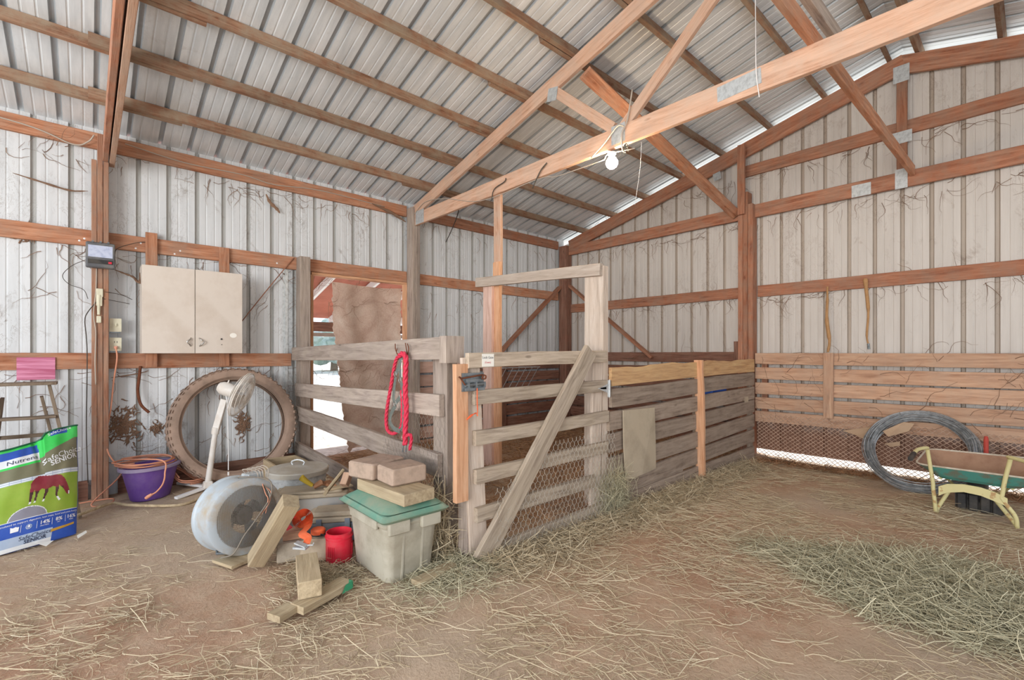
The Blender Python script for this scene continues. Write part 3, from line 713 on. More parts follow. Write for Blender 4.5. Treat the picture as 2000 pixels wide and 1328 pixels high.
for k in range(9):
    y=.5+.62*k; board('rafter',(-.05,y,lz(-.05)-.055),(-2.25,y,lz(-2.25)-.055),.038,.10,M['white'],t)
board('eave_beam',(-2.2,.2,1.70),(-2.2,6,1.70),.06,.15,M['dark'],t); board('eave_beam',(-2.2,.2,1.57),(-2.2,6,1.57),.05,.06,M['grey'],t)
for y in (.4,5.8): board('lean_post',(-2.2,y,-.05),(-2.2,y,1.6),.1,.1,M['grey'],t,up=(0,1,0))
def blob(name,c,r,mat,seed,label,group=None,trunk=True):
    t=empty(name,(c[0],c[1],0),label,'tree',group); rr=random.Random(seed); mb=MB()
    for k in range(26):
        a=rr.uniform(0,6.28); q=rr.uniform(0,.75)*r; cc=Vector((c[0]+q*math.cos(a),c[1]+q*math.sin(a),c[2]+rr.uniform(-.5,.55)*r)); s_=rr.uniform(.25,.45)*r
        prof=[(s_*math.sin(math.pi*i/7)*rr.uniform(.8,1.15)+.001,-s_*math.cos(math.pi*i/7)) for i in range(8)]
        mb.lathe(prof,cc,None,9)
    mb.build('crown',M['leaf'],t)
    mb=MB(); mb.tube([(c[0],c[1],-.1),(c[0]+.1,c[1],c[2])],[.3,.18],8); mb.build('trunk',M['brown'],t)
for k,(x,y,z,r) in enumerate(((-26,9.5,1.8,1.9),(-29,13.5,2.0,2.3),(-24,13.5,1.4,1.6))):
    blob('tree',(x,y,z),r,M['leaf'],k,('distant pale tree seen through the doorway gap, leftmost of the three','distant pale tree seen through the doorway gap, furthest back','distant pale tree seen through the doorway gap, nearest the curtain')[k])
# ================================================================ ON THE LEFT WALL
# cabinet
CY0,CY1,CX,CZ0,CZ1=.352,1.133,.33,1.268,2.052
t=empty('wall_cabinet',(.2,.74,1.268),'cream two-door wall cabinet hung on the left wall rails','cabinet')
mb=MB(); mb.box((.085,CY0,CZ0),(CX-.02,CY1,CZ1)); mb.build('body',M['cabinet'],t)
cm=(CY0+CY1)/2+.0
for a,b,hy,sg_ in ((CY0,cm-.003,cm-.055,1),(cm+.003,CY1,cm+.055,-1)):
    mb=MB(); mb.box((CX-.018,a,CZ0+.002),(CX,b,CZ1-.002)); 
    d_=mb.build('door',M['cabinet'],t)
    mb=MB(); mb.tube(smooth_path([(CX,hy+sg_*.022,1.335+.075),(CX+.025,hy+sg_*.012,1.395),(CX+.028,hy-sg_*.01,1.375),(CX+.025,hy+sg_*.008,1.352),(CX,hy+sg_*.020,1.335)],5),.006,8); mb.build('handle',M['chrome'],d_,smooth=True)
mb=MB(); mb.lathe([(.0001,0),(.024,0),(.024,.0015),(.0001,.0015)],(CX+.0005,1.055,1.443),Matrix(((0,0,1),(1,0,0),(0,1,0))),14,sx=1.25); 
mb.build('paint_patch',M['paper'],t)
for y,z in ((.955,1.405),(.957,1.352)):
    mb=MB(); mb.tube([(CX,y,z),(CX+.006,y,z)],.008 if z>1.4 else .004,8); mb.build('drill_hole',M['black'],t)
# charger
t=empty('fence_charger',(.2,.08,2.1),'charcoal electric fence charger box with pale label on the near post','fence charger')
mb=MB(); mb.obox((.215,.08,2.105),(.07,.19,.215),None,0,.012); mb.build('housing',M['charger'],t)
mb=MB(); mb.box((.2503,.0,2.085),(.2515,.158,2.185)); mb.build('label_plate',simple('pale_blue_label','#c3cbe0',.25,0,.5,'#8f9cc0',30),t)
mb=MB(); mb.box((.25,.0,2.03),(.256,.158,2.065)); pn=mb.build('switch_panel',M['black'],t)
mb=MB(); mb.box((.256,.13,2.035),(.260,.152,2.052)); mb.build('button',M['red'],pn)
for k in range(3):
    mb=MB(); mb.tube([(.23,.03+.05*k,2.21),(.26,.03+.05*k,2.215)],.008,8); mb.build('terminal',M['steel'],t)
# insulator handle
mb=MB(); mb.obox((.19,.075,1.79),(.02,.045,.07),None,0,.006); mb.tube([(.192,.07,1.77),(.196,.068,1.60)],[.014,.010],10); mb.obox((.192,.072,1.72),(.016,.04,.09),None,0,.006); mb.obox((.19,.07,1.56),(.015,.032,.06),None,0,.006)
one(mb.build('gate_insulator',M['ivory']),'ivory plastic insulator bracket screwed to the near post below the charger box','bracket')
# switch and outlet
for name,zc,l in (('light_switch',1.515,'ivory light switch box on the near post above the outlet'),('power_outlet',1.345,'ivory power outlet box on the near post with a plug in it')):
    t=empty(name,(.14,.18,zc),l,'switch' if 'sw' in name else 'outlet')
    mb=MB(); mb.box((.07,.145,zc-.065),(.118,.215,zc+.055)); mb.build('box',M['steel'],t)
    mb=MB(); mb.box((.118,.140,zc-.055),(.123,.222,zc+.062)); mb.build('cover_plate',M['ivory'],t)
    mb=MB()
    if 'sw' in name: mb.obox((.130,.182,zc+.005),(.018,.010,.022)); mb.build('toggle',M['ivory'],t)
    else:
        for yy in (.172,.19): mb.box((.1232,yy,zc+.015),(.124,yy+.004,zc+.032))
        mb.build('socket',M['black'],t); mb=MB(); mb.obox((.137,.182,zc-.025),(.028,.024,.026),None,0,.005); mb.build('plug',M['pinkcord'],t)
# wires down the post
def cable(name,pts,r,mat,label,cat='cable',group=None,n=8): 
    mb=MB(); mb.tube(smooth_path(pts,n),r,6); return one(mb.build(name,M[mat],smooth=True,auto=False),label,cat,group)
cable('cable',[(.185,.055,2.0),(.19,.05,1.8),(.20,.035,1.6),(.19,.05,1.45),(.20,.045,1.2),(.20,.05,1.0)],.004,'greycable','pale cable running straight down the face of the near post')
cable('cable',[(.19,.06,1.72),(.20,.0,1.62),(.12,-.02,1.55),(.1,-.01,1.4),(.15,-.005,1.2),(.1,-.01,.6),(.1,0,.15)],.004,'cable','dark cable stapled along the left edge of the near post')
cable('cable',[(.19,.0,2.07),(.06,-.10,2.02),(.05,-.16,1.93),(.05,-.12,1.86),(.06,-.03,1.82),(.1,.0,1.74)],.0025,'cable','thin dark wire looping out left of the charger box')
cable('cable',[(.20,.11,1.80),(.12,.22,1.79),(.05,.30,1.76)],.0025,'cable','thin wire from the insulator to the wall, upper of the pair','cable')
cable('cable',[(.19,.10,1.74),(.10,.2,1.73),(.05,.28,1.72)],.0025,'cable','thin wire from the insulator to the wall, lower of the pair','cable')
cable('cable',[(.05,-2.,3.19),(.06,-1.2,3.18),(.05,-.4,3.14),(.06,-.1,3.06),(.09,.0,3.10),(.12,.04,3.16)],.006,'greycable','white cable along the top rail left of the near post')
cable('cable',[(.05,.25,3.17),(.05,.7,3.12),(.05,1.2,3.13),(.05,1.5,3.10),(.05,2.0,3.15),(.05,2.8,3.13)],.005,'greycable','pale cable along the top rail between the two left wall posts')
cable('cable',[(.05,.42,2.30),(.06,.35,2.29),(.15,.20,2.20),(.22,.17,2.12)],.003,'cable','thin dark wire from the wall rail down to the charger box')
# pink sheet
mb=MB(); mb.box((.045,-.43,1.05),(.05,-.205,1.235)); one(mb.build('pink_board',M['pink']),'faded pink sheet pinned to the wall rail above the ladder','sheet')
# hose scrap
cable('hose',[(.05,.36,1.15),(.06,.35,1.05),(.07,.34,.92),(.09,.36,.80),(.10,.42,.72)],.012,'rust','short red-brown hose hanging on the wall below the cabinet','hose')
# ================================================================ THINGS STANDING ALONG THE LEFT WALL
def rot_from(n,up=(0,0,1)):
    n=Vector(n).normalized(); u=Vector(up); u=(u-n*u.dot(n)).normalized(); v=n.cross(u); return Matrix((u,v,n)).transposed()
# big bare tyre leaning on the wall
tl=R(12); tn=Vector((math.cos(tl),0,math.sin(tl))); TR=rot_from(tn)
t=empty('bare_tyre',(.33,1.09,0),'large dusty bare tyre leaning on the wall behind the pedestal fan','tyre')
prof=[(.455,-.060),(.475,-.088),(.515,-.098),(.545,-.084),(.560,-.045),(.563,0),(.560,.045),(.545,.084),(.515,.098),(.475,.088),(.455,.060),(.466,.054),(.49,.076),(.53,.068),(.545,0),(.53,-.068),(.49,-.076),(.466,-.054)]
TC=Vector((.245,1.09,.555)); mb=MB(); mb.lathe(prof,TC,TR,72,closed=True)
for k in range(56):
    a=2*math.pi*k/56
    for sd in (-1,1):
        aa=a+(.03 if sd>0 else 0); r_=TR@Matrix.Rotation(aa,3,'Z')
        mb.obox(TC+r_@Vector((.560,0,sd*.045)),(.006,.034,.060),r_)
        mb.obox(TC+r_@Vector((.534,0,sd*.086)),(.034,.026,.008),r_@Matrix.Rotation(-sd*.75,3,'Y'))
o=mb.build('carcass',M['tyre'],t,smooth=True)
mb=MB(); mb.lathe([(.455,-.062),(.448,-.058),(.446,-.050),(.452,-.046),(.458,-.052)],TC,TR,72,closed=True); mb.build('bead',M['tyre'],t,smooth=True)
mb=MB(); mb.lathe([(.455,.062),(.448,.058),(.446,.050),(.452,.046),(.458,.052)],TC,TR,72,closed=True); mb.build('bead',M['tyre'],t,smooth=True)
# pedestal fan
hub=onZ(406,948,.06); tf=(hub-CP).dot(Vector((-sn,cs,0))); PF=lambda px,py,dt=0: at(px,py,tf+dt)
t=empty('pedestal_fan',(hub.x,hub.y,0),'dusty white pedestal fan leaning over on its cross base in front of the big tyre','fan')
hz=Vector((hub.x,hub.y,.05))
for k,(px,py) in enumerate(((343,973),(349,943),(463,940),(440,962))):
    e=onZ(px,py,.02); d=(e-hz); 
    if k==3: e=hz+Vector((.28,.20,-.03))
    mb=MB(); dd=(e-hz); f=frame(dd); mb.obox((hz+e)/2,(dd.length,.045,.022),f,0,.004); mb.build('foot',M['white'],t)
mb=MB(); mb.obox(hz+Vector((0,0,.02)),(.085,.085,.06),None,0,.012,.8); mb.build('hub',M['fan'],t)
j1=PF(421,841); mb=MB(); mb.tube([hz+Vector((0,0,.03)),j1],[.026,.022],14); mb.build('pole',M['fan'],t,smooth=True)
mb=MB(); mb.tube([j1+(hz-j1).normalized()*.03,j1+(j1-hz).normalized()*.03],.031,14); mb.build('clamp_collar',M['fan'],t,smooth=True)
j2=PF(437,785); mb=MB(); f=frame(j2-j1); mb.obox((j1+j2)/2,((j2-j1).length+.05,.030,.058),f,0,.006); mb.build('neck_bracket',M['fan'],t)
gc=PF(471,770); D=(PF(487,730)-PF(454,812)).normalized()
vw=ray(471,770).normalized(); rt=vw.cross(Vector((0,0,1))).normalized(); nn=rt*.93-vw*.36; nn=(nn-D*nn.dot(D)).normalized(); FR=rot_from(nn,D)
mb=MB(); mc=gc-nn*.12+Vector((0,0,.0)); mb.lathe([(.001,-.085),(.04,-.08),(.058,-.05),(.062,0),(.055,.05),(.03,.06),(.001,.06)],mc,FR,20); mb.tube([mc+D*.05-nn*.02,mc+D*.085-nn*.02],.006,8); mo=mb.build('motor_housing',M['fan'],t,smooth=True)
mb=MB(); RG=.205
for zz,rr_ in ((0,RG),(.014,RG),(.05,.13),(.058,.07),(-.045,.13),(-.055,.07),(.035,.175),(-.03,.175)):
    mb.tube([gc+FR@Vector((rr_*math.cos(a),rr_*math.sin(a),zz)) for a in np.linspace(0,2*math.pi,40)[:-1]],.0028 if rr_<RG else .006,6,closed=True)
for k in range(56):
    a=2*math.pi*k/56
    for sg_ in (1,-1):
        mb.tube([gc+FR@Vector((q*RG*math.cos(a),q*RG*math.sin(a),sg_*.060*math.cos(q*math.pi/2)+.007)) for q in (.18,.5,.8,1.)],.0017,4,cap=False)
mb.lathe([(.001,.064),(.036,.062),(.038,.052)],gc,FR,20)
mb.build('guard',M['fan'],t)
for k in range(3):
    mb=MB(); a0=k*2.094; pts=[]
    for (r_,a_,z_) in ((.02,-.3,-.01),(.09,-.55,-.018),(.165,-.50,-.014),(.175,0,.008),(.15,.35,.02),(.08,.4,.016),(.02,.3,.01)):
        pts.append(gc+FR@Vector((r_*math.cos(a0+a_),r_*math.sin(a0+a_),z_)))
    mb.prism(pts,nn*.004); mb.build('blade',M['fan'],t)
mb=MB(); mb.tube(smooth_path([mc-nn*.03,PF(444,790,-.05),PF(445,830,-.05),PF(446,880,-.05),PF(446,918,-.05)],6),.004,6); c_=mb.build('power_cord',M['white'],t,smooth=True)
mb=MB(); mb.obox(PF(446,925,-.05),(.018,.012,.032),None,0,.003); mb.build('plug',M['white'],c_)
# purple tub with the orange extension cord on it
bc=Vector((.36,.41,0)); bz=float(hf(.36,.41))
t=empty('tub',(bc.x,bc.y,bz),'oval purple plastic tub on the dirt beside the near post','tub')
YR=Matrix.Rotation(R(48),3,'Z')
mb=MB(); mb.lathe([(.001,0),(.135,0),(.150,.01),(.215,.285),(.205,.285),(.142,.02),(.001,.014)],bc+Vector((0,0,bz)),YR,32,sx=.86,sy=1.08); mb.build('body',M['purple'],t,smooth=True)
mb=MB(); mb.lathe([(.212,.270),(.236,.272),(.238,.292),(.228,.300),(.206,.296),(.206,.285)],bc+Vector((0,0,bz)),YR,40,sx=.86,sy=1.08); mb.build('rim',M['purple_in'],t,smooth=True)
def T(px,py,t): return at(px,py,t)
pts=[(.16,.182,1.32),(.17,.19,1.22)]+[tuple(T(*p)) for p in ((222,745,4.15),(216,800,4.12),(207,850,4.1),(212,885,4.08),(232,908,4.02),(262,905,3.98))]
tb=3.98; loops=[]
for k in range(4):
    for a in range(0,360,30):
        an=R(a+200); rx=.235-.012*k+.02*math.sin(a*.05+k); ry=.17+.012*k
        loops.append(tuple(bc+YR@Vector((ry*math.cos(an),rx*math.sin(an),0))+Vector((.02*k-.02,-.02*k,bz+.305+.012*k+.008*math.sin(a*.03+2*k)))))
front=[tuple(T(*p)) for p in ((316,899,3.90),(322,925,3.83),(318,945,3.80),(306,960,3.79),(296,966,3.80))]
mb=MB(); mb.tube(smooth_path(pts+loops+front,6),.0062,7)
t=one(mb.build('extension_cord',M['orange_cord'],smooth=True,auto=False),'orange extension cord plugged into the outlet and coiled over the purple tub','cord')
mb=MB(); mb.tube([T(297,965,3.80),T(289,970,3.79),T(285,973,3.79)],[.011,.014,.012],10); mb.build('socket_end',M['orange_cord'],t,smooth=True)
mb=MB(); p=[]
for k in range(3):
    for a in range(0,360,40): p.append(Vector((.26,.70,0))+Vector((.10*math.cos(R(a))+.02*k,.13*math.sin(R(a)),.06+.02*k+.14*max(0,math.cos(R(a)+2)))))
mb.tube(smooth_path(p,5),.006,6); one(mb.build('extension_cord',M['orange_cord'],smooth=True,auto=False),'second orange cord bundle on the ground between the purple tub and the tyre','cord')
cable('extension_cord',[(.35,-.30,.02),(.30,-.1,.03),(.33,.15,.035),(.50,.12,.03),(.44,.02,.04),(.30,.18,.18),(.28,.24,.27)],.006,'orange_cord','orange cord on the ground running from behind the ladder to the tub','cord')
cable('garden_hose',[(.72,-.06,.04),(.62,.08,.055),(.52,.16,.04),(.66,.26,.035),(.86,.55,.02),(.78,.72,.025)],.012,'lumber','pale dusty hose lying on the dirt in front of the purple tub','hose')
# ladder
t=empty('step_ladder',(.40,-.3,0),'old dusty wooden step ladder standing behind the feed bag','ladder')
def rail(name,a,b,w=.022,h=.065): return board(name,a,b,w,h,M['ladderwood'],t,up=(1,0,.3))
rail('front_rail',(.64,-.045,0),(.41,-.225,1.02)); rail('front_rail',(.66,-.64,0),(.41,-.52,1.02))
rail('rear_rail',(.13,-.12,0),(.36,-.27,.93),.02,.045); rail('rear_rail',(.13,-.58,0),(.36,-.48,.93),.02,.045)
mb=MB(); mb.obox((.40,-.38,1.035),(.17,.40,.022),None,0,.003); mb.build('cap',M['ladderwood'],t)
for z in (.26,.52,.78):
    x=.66-.25*z/1.02; yl=-.63+.11*z; yr=-.055-.165*z; board('step',(x+.01,yl,z),(x+.01,yr,z),.10,.02,M['ladderwood'],t)
for z in (.30,.62): board('rear_brace',(.13+.23*z/.93,-.57+.09*z,z),(.13+.23*z/.93,-.13-.15*z,z),.015,.03,M['ladderwood'],t)
for y in (-.165,-.56): 
    mb=MB(); mb.tube([(.53,y,.55),(.40,y,.60),(.27,y,.52)],.004,6); mb.build('spreader',M['rust'],t)
# feed bag -----------------------------------------------------------
BW,BH=.47,.74
BO=Vector((1.245,-.50,0)); BU=Vector((1.08,-.075,0))-BO; BU.normalize(); BLEAN=(Vector((-.33,0.0,.70))).normalized()
BN=BU.cross(BLEAN); BN=BN if BN.x>0 else -BN; BN.normalize(); BO.z=float(hf(1.15,-.3))+.005
def bagpt(u,v,off=0.):
    """u across 0..1, v up 0..1"""
    bul=.075*(math.sin(math.pi*min(max(u,0),1))**.55)*(math.sin(math.pi*min(max(v*.94+.04,0),1))**.5)
    wr=.006*math.sin(u*14+v*5)*v+.005*math.sin(v*21+u*7)+.004*math.sin(u*31-v*9)*v
    crease=-.030*math.exp(-((u-(.60-.10*v))/.035)**2)*max(0,(v-.62)/.38)
    top=(.055*math.sin(max(0,(u-.58))/.42*math.pi*.62)-.012*math.sin(u*9)) if u>.58 else -.045*math.sin(u/.58*math.pi*.5+1.5)-.012
    return BO+BU*(u*BW*(1+.02*math.sin(3*v)))+BLEAN*(v*(BH+top*max(0,(v-.4)/.6)*1.2)+.01*u)+BN*(bul+wr*.7+crease+off)
horse=[(.445,.575),(.47,.60),(.51,.615),(.56,.61),(.60,.592),(.65,.585),(.71,.585),(.76,.575),(.80,.545),(.83,.50),(.852,.455),(.865,.42),(.862,.392),(.842,.385),(.82,.40),(.80,.43),(.775,.455),(.755,.47),(.735,.49),(.735,.47),(.73,.44),(.715,.40),(.70,.40),(.70,.44),(.695,.475),(.665,.485),(.635,.475),(.615,.47),(.61,.44),(.585,.40),(.575,.365),(.555,.365),(.565,.41),(.575,.445),(.575,.475),(.545,.485),(.52,.47),(.50,.44),(.495,.41),(.485,.372),(.465,.372),(.475,.42),(.475,.46),(.465,.485),(.455,.46),(.445,.42),(.435,.365),(.412,.365),(.42,.43),(.42,.50),(.425,.55)]
legf=[(.715,.40),(.76,.352),(.74,.345),(.695,.405)]
def inpoly(u,v,P):
    c=False; j=len(P)-1
    for i in range(len(P)):
        if (P[i][1]>v)!=(P[j][1]>v) and u<(P[j][0]-P[i][0])*(v-P[i][1])/(P[j][1]-P[i][1])+P[i][0]: c=not c
        j=i
    return c
def bagzone(u,v):
    # 0 blue,1 pale,2 grass,3 treeline,4 green,5 white,6 horse red,7 horse dark,8 greyoval,9 gold,10 label blue light
    if u<.015 or u>.985: return 0 if v<.5 else (4 if v>.9 else 0)
    if v<.035: return 0 if u>.70 else 5
    if v<.115: 
        if u>.70: return 0
        return 1
    if .70<u<.93 and False: return 9
    if v<.245: return 0
    if v<.252: return 5
    if ((u-.42)/.20)**2+((v-.245)/.105)**2<1 and u>.1: return 8 if ((u-.42)/.192)**2+((v-.245)/.098)**2<1 else 5
    if inpoly(u,v,horse) or inpoly(u,v,legf):
        if v<.385 and u<.78: return 5
        if u>.845 and v<.42: return 5
        if v<.47 and u<.79: return 7
        return 6
    if v<.585: return 2
    if v<.625: return 5 if (u*9)%1<.9 and (.592<v<.602 or .612<v<.62) else 1
    lab= u<.545-.06*(v-.6)
    if lab:
        if v<.76: return 3
        if v<.785: return 4
        if v<.87: return 5
        if v<.965: return 0
        return 4
    vt=.80+.10*min(1,max(0,(u-.55)/.40))
    if v<vt: return 3
    if v>.955 and .66<u<.86: return 0
    return 4
zone_mats=[simple('bag_'+n,c,.32,0,.3,c2,9) for n,c,c2 in (('blue','#2f55b4','#4a70c8'),('pale_blue','#a9bcd6','#c9d2e2'),('grass','#8fae3e','#b0be5c'),('treeline','#7a7a62','#948a74'),('green','#3fcf5c','#72dc88'),('white','#e8ecf0','#d0dae0'),('horse_red','#8a2e3c','#b4606c'),('horse_dark','#4a2a30','#6a4248'),('oval','#8e8e9c','#a8a8b4'),('gold','#c79a3a','#e0b45a'))]
NU,NV=132,200; vs=[bagpt(i/NU,j/NV) for j in range(NV+1) for i in range(NU+1)]
mb=MB(); fs=[];mi=[]
for j in range(NV):
    for i in range(NU):
        a=j*(NU+1)+i; fs.append((a,a+1,a+NU+2,a+NU+1)); mi.append(bagzone((i+.5)/NU,(j+.5)/NV))
# back skin
n0=len(vs); nb=14
back=[bagpt(i/nb,j/nb)-BN*((.13*math.sin(math.pi*i/nb)**.5*math.sin(math.pi*min(1,j/nb*.96+.03))**.5)+.001) for j in range(nb+1) for i in range(nb+1)]
mb.add(vs,fs); mb.mi=mi[:]
mb.add(back,[(j*(nb+1)+i,(j+1)*(nb+1)+i,(j+1)*(nb+1)+i+1,j*(nb+1)+i+1) for j in range(nb) for i in range(nb)],0)
t=empty('feed_bag',tuple(BO+BU*.23),'full horse feed bag with a grazing horse printed on it, leaning on the ladder','bag')
bag=mb.build('bag',zone_mats,t,smooth=True,auto=False)
bag_in=simple('bag_print_white','#f2f4f8',.4); bag_dk=simple('bag_print_dark','#3e4660',.4)
def bagtext(s,u,v,size,mat,ang=0.,bold=.0):
    ca,sa=math.cos(ang),math.sin(ang)
    def mp(c):
        x=(c.x*ca-c.y*sa)/BW; y=(c.x*sa+c.y*ca)/BH; return bagpt(u+x,v+y,.0025+c.z)
    return textobj('bag_print',s,size,None,mat,bag,.0001,mapper=mp,bold=bold)
bagtext('SafeChoice',.795,.765,.052,bag_in,.22); bagtext('SENIOR',.80,.715,.046,bag_in,.22,.0008)
bagtext('Nutrena',.35,.825,.045,bag_dk); bagtext('SafeChoice',.77,.955+.03,.030,bag_in,.10)
bagtext('Formulated to support digestion, lean mass, hoof and joint health',.55,.222,.0155,bag_in)
for s_,u_ in (('14%',.60),('8%',.76),('16%',.91)): bagtext(s_,u_,.178,.032,bag_in,0,.0006)
for s_,u_ in (('PROTEIN',.60),('FAT',.76),('FIBER',.91)): bagtext(s_,u_,.150,.011,bag_in)
bagtext('SafeChoice',.52,.088,.036,bag_dk,0.03); bagtext('SENIOR',.52,.052,.032,bag_dk,.03,.0006)
def bagpatch(name,poly,mat,off=.002,n=1):
    mb=MB(); pts=[bagpt(u,v,off) for u,v in poly]; c=bagpt(sum(p[0] for p in poly)/len(poly),sum(p[1] for p in poly)/len(poly),off)
    mb.add(pts+[c],[(i,(i+1)%len(pts),len(pts)) for i in range(len(pts))]); return mb.build(name,mat,bag)
for u_ in (.355,.515,.68,.835): bagpatch('bag_rule',[(u_,.14),(u_+.004,.14),(u_+.004,.20),(u_,.20)],bag_in)
bagpatch('bag_rule',[(.03,.208),(.3,.208),(.6,.208),(.97,.208),(.97,.2055),(.6,.2055),(.3,.2055),(.03,.2055)],bag_in)
ring=[]; 
for k in range(24): a=2*math.pi*k/24; r_=.034 if k%2 else .029; ring.append((.435+r_*math.cos(a),.172+r_*.66*math.sin(a)))
bagpatch('bag_emblem',ring,zone_mats[1]); bagpatch('bag_emblem',[(.435+.022*math.cos(a),.172+.0145*math.sin(a)) for a in np.linspace(0,6.283,13)[:-1]],zone_mats[0],.003)
sh=[(.425+.0,.162),(.421,.174),(.428,.184),(.442,.184),(.449,.174),(.445,.162),(.439,.163),(.442,.173),(.438,.178),(.432,.178),(.428,.173),(.431,.163)]
bagpatch('bag_emblem',sh,bag_in,.004)
bagpatch('bag_emblem',[(.26,.155),(.335,.155),(.34,.19),(.315,.192),(.31,.197),(.28,.192),(.255,.20)],bag_in)
bagpatch('bag_stripe',[(.68,.075),(.84,.088),(.95,.100),(.95,.118),(.84,.108),(.68,.100)],zone_mats[9],.003)
mb=MB(); mb.tube([bagpt(u,1.,.004)+BLEAN*.004 for u in np.linspace(.0,.56,12)],.006,6); mb.tube([bagpt(u,1.,.004)+BLEAN*.004 for u in np.linspace(.56,1.,12)],.006,6); mb.build('stitched_top',simple('dark_green_seam','#24644a',.5),bag)
mb=MB(); mb.prism([(1.165,-.26,.02),(1.30,-.20,.022),(1.20,-.17,.022)],(0,0,.001)); one(mb.build('paper_tag',M['paper']),'torn white paper tag on the dirt at the foot of the feed bag','paper')
# white strip on the ground beside it
mb=MB(); q=[onZ(150,1046,.02),onZ(168,1036,.02),onZ(170,1040,.02),onZ(152,1052,.02)]; mb.prism(q,(0,0,.001)); one(mb.build('paper_scrap',M['paper']),'narrow white paper scrap on the dirt to the right of the feed bag','paper')
# ================================================================ CLUTTER IN FRONT OF THE SIDE FENCE
def slabpts(A,B,length,z0,th,away=True):
    A,B=onZ(*A,z0),onZ(*B,z0); w=B-A; l=Vector((-w.y,w.x,0)).normalized()
    if l.dot(A-CP)<0: l=-l
    return A,B,l*length,th
def slab(name,A,B,length,z0,th,mat,label=None,cat=None,ch=.004,parent=None,group=None):
    A_,B_,l,th=slabpts(A,B,length,z0,th); w=B_-A_; c=(A_+B_)/2+l/2+Vector((0,0,th/2))
    if l.length>=w.length: xd,ln,wd=l,l.length,w.length
    else: xd,ln,wd=w,w.length,l.length
    fr=frame(xd); mb=MB(); mb.obox((0,0,0),(ln,wd,th),None,0,ch)
    me=bpy.data.meshes.new(name); me.from_pydata(mb.v,[],mb.f); me.materials.append(M[mat]); me.update()
    o=bpy.data.objects.new(name,me); COL.objects.link(o); _place(o,Matrix.Translation(c)@fr.to_4x4(),parent); return one(o,label,cat,group)
G0=.008
# open wooden box
t=empty('wooden_box',(.68,1.45,0),'open wooden box standing behind the galvanised can','box')
for a,b in (((.42,1.31),(.42,1.60)),((.95,1.31),(.95,1.60)),((.42,1.31),(.95,1.31)),((.42,1.60),(.95,1.60))): board('side_board',(*a,.11),(*b,.11),.022,.20,M['lumber'],t,ch=.002)
board('bottom_board',(.43,1.455,.02),(.94,1.455,.02),.27,.015,M['lumber'],t)
# galvanised can
cc=at(582,925,3.72); cz=float(hf(cc.x,cc.y)); cc=Vector((cc.x,cc.y,cz))
H0=.035; cz-=0.0
t=empty('metal_can',tuple(cc),'squat galvanised metal can with a domed dusty lid','can')
mb=MB(); H_=.325
prof=[(.001,0),(.185,0),(.192,.01)]+[(.192+.015*q/12+(.004 if q%4==2 else 0),.01+.335*q/12) for q in range(13)]+[(.212,.350),(.206,.350),(.19,.02),(.001,.015)]
mb.lathe(prof,cc,None,40); mb.build('body',M['galv'],t,smooth=True)
mb=MB(); mb.lathe([(.214,.325),(.226,.326),(.228,.358),(.222,.366),(.19,.368),(.17,.378),(.15,.374),(.12,.384),(.10,.380),(.06,.388),(.001,.390)],cc,None,44)
lid=mb.build('lid',simple('dusty_galvanised_lid','#c4c0b6',.5,.35,.6,'#b0a48e',8),t,smooth=True)
mb=MB(); mb.tube(smooth_path([(cc.x-.03,cc.y-.03,cz+.385),(cc.x-.035,cc.y-.035,cz+.413),(cc.x,cc.y,cz+.428),(cc.x+.035,cc.y+.035,cz+.413),(cc.x+.03,cc.y+.03,cz+.385)],5),.006,8); mb.build('lid_handle',M['galv'],lid,smooth=True)
# long grey bin with lid edge
bt=3.32; bcn=at(606,985,bt)
t=empty('storage_bin',(2.02,1.20,0),'low grey plastic storage bin with a rimmed lid, glove lying on it','bin')
BR=Matrix.Rotation(R(62),3,'Z')
mb=MB(); mb.obox((2.00,1.235,.125),(.46,.25,.225),BR,0,.02,1.05); mb.build('body',M['binside'],t)
mb=MB(); mb.obox((2.00,1.235,.248),(.51,.30,.025),BR,0,.012); mb.obox((2.00,1.235,.265),(.44,.23,.02),BR,0,.02); mb.build('lid',M['dusttop'],t)
# glove with yellow cuff on the bin
g=at(592,945,3.3); g=Vector((2.06,1.22,.29))
t=empty('work_glove',tuple(g),'brown leather work glove with a yellow cuff lying on the grey bin','glove')
mb=MB(); mb.tube([g+Vector((0,0,.005)),g+Vector((.01,.05,.03)),g+Vector((.0,.09,.01))],[.028,.036,.02],10,flat=.6); 
for k in range(4): mb.tube([g+Vector((-.02+.015*k,.08,.015)),g+Vector((-.03+.022*k,.125,.02-.01*k)),g+Vector((-.03+.024*k,.15,.0))],[.012,.010,.008],8)
mb.build('palm',M['caramel'],t,smooth=True)
mb=MB(); mb.tube([g+Vector((0,-.01,.02)),g+Vector((-.01,-.05,.055)),g+Vector((-.02,-.08,.085))],[.028,.036,.044],12,flat=.5,cap=False); mb.build('cuff',M['yellowcloth'],t,smooth=True)
# leaning plank and brown off-cut behind the tote
one(board('scrap_plank',at(636,962,3.2),at(668,922,3.35),.02,.09,M['lumber'],up=(1,-.3,.5)),'short plank propped up between the grey bin and the rail fence','plank')
one(board('scrap_plank',at(672,948,3.25),at(680,925,3.3),.05,.05,M['clad']),'small brown wooden off-cut behind the tote lid','plank')
slab('scrap_board',(640,960),(690,950),.08,.275,.012,'lumber','flat dusty board lying across the bin behind the toolbox','board')
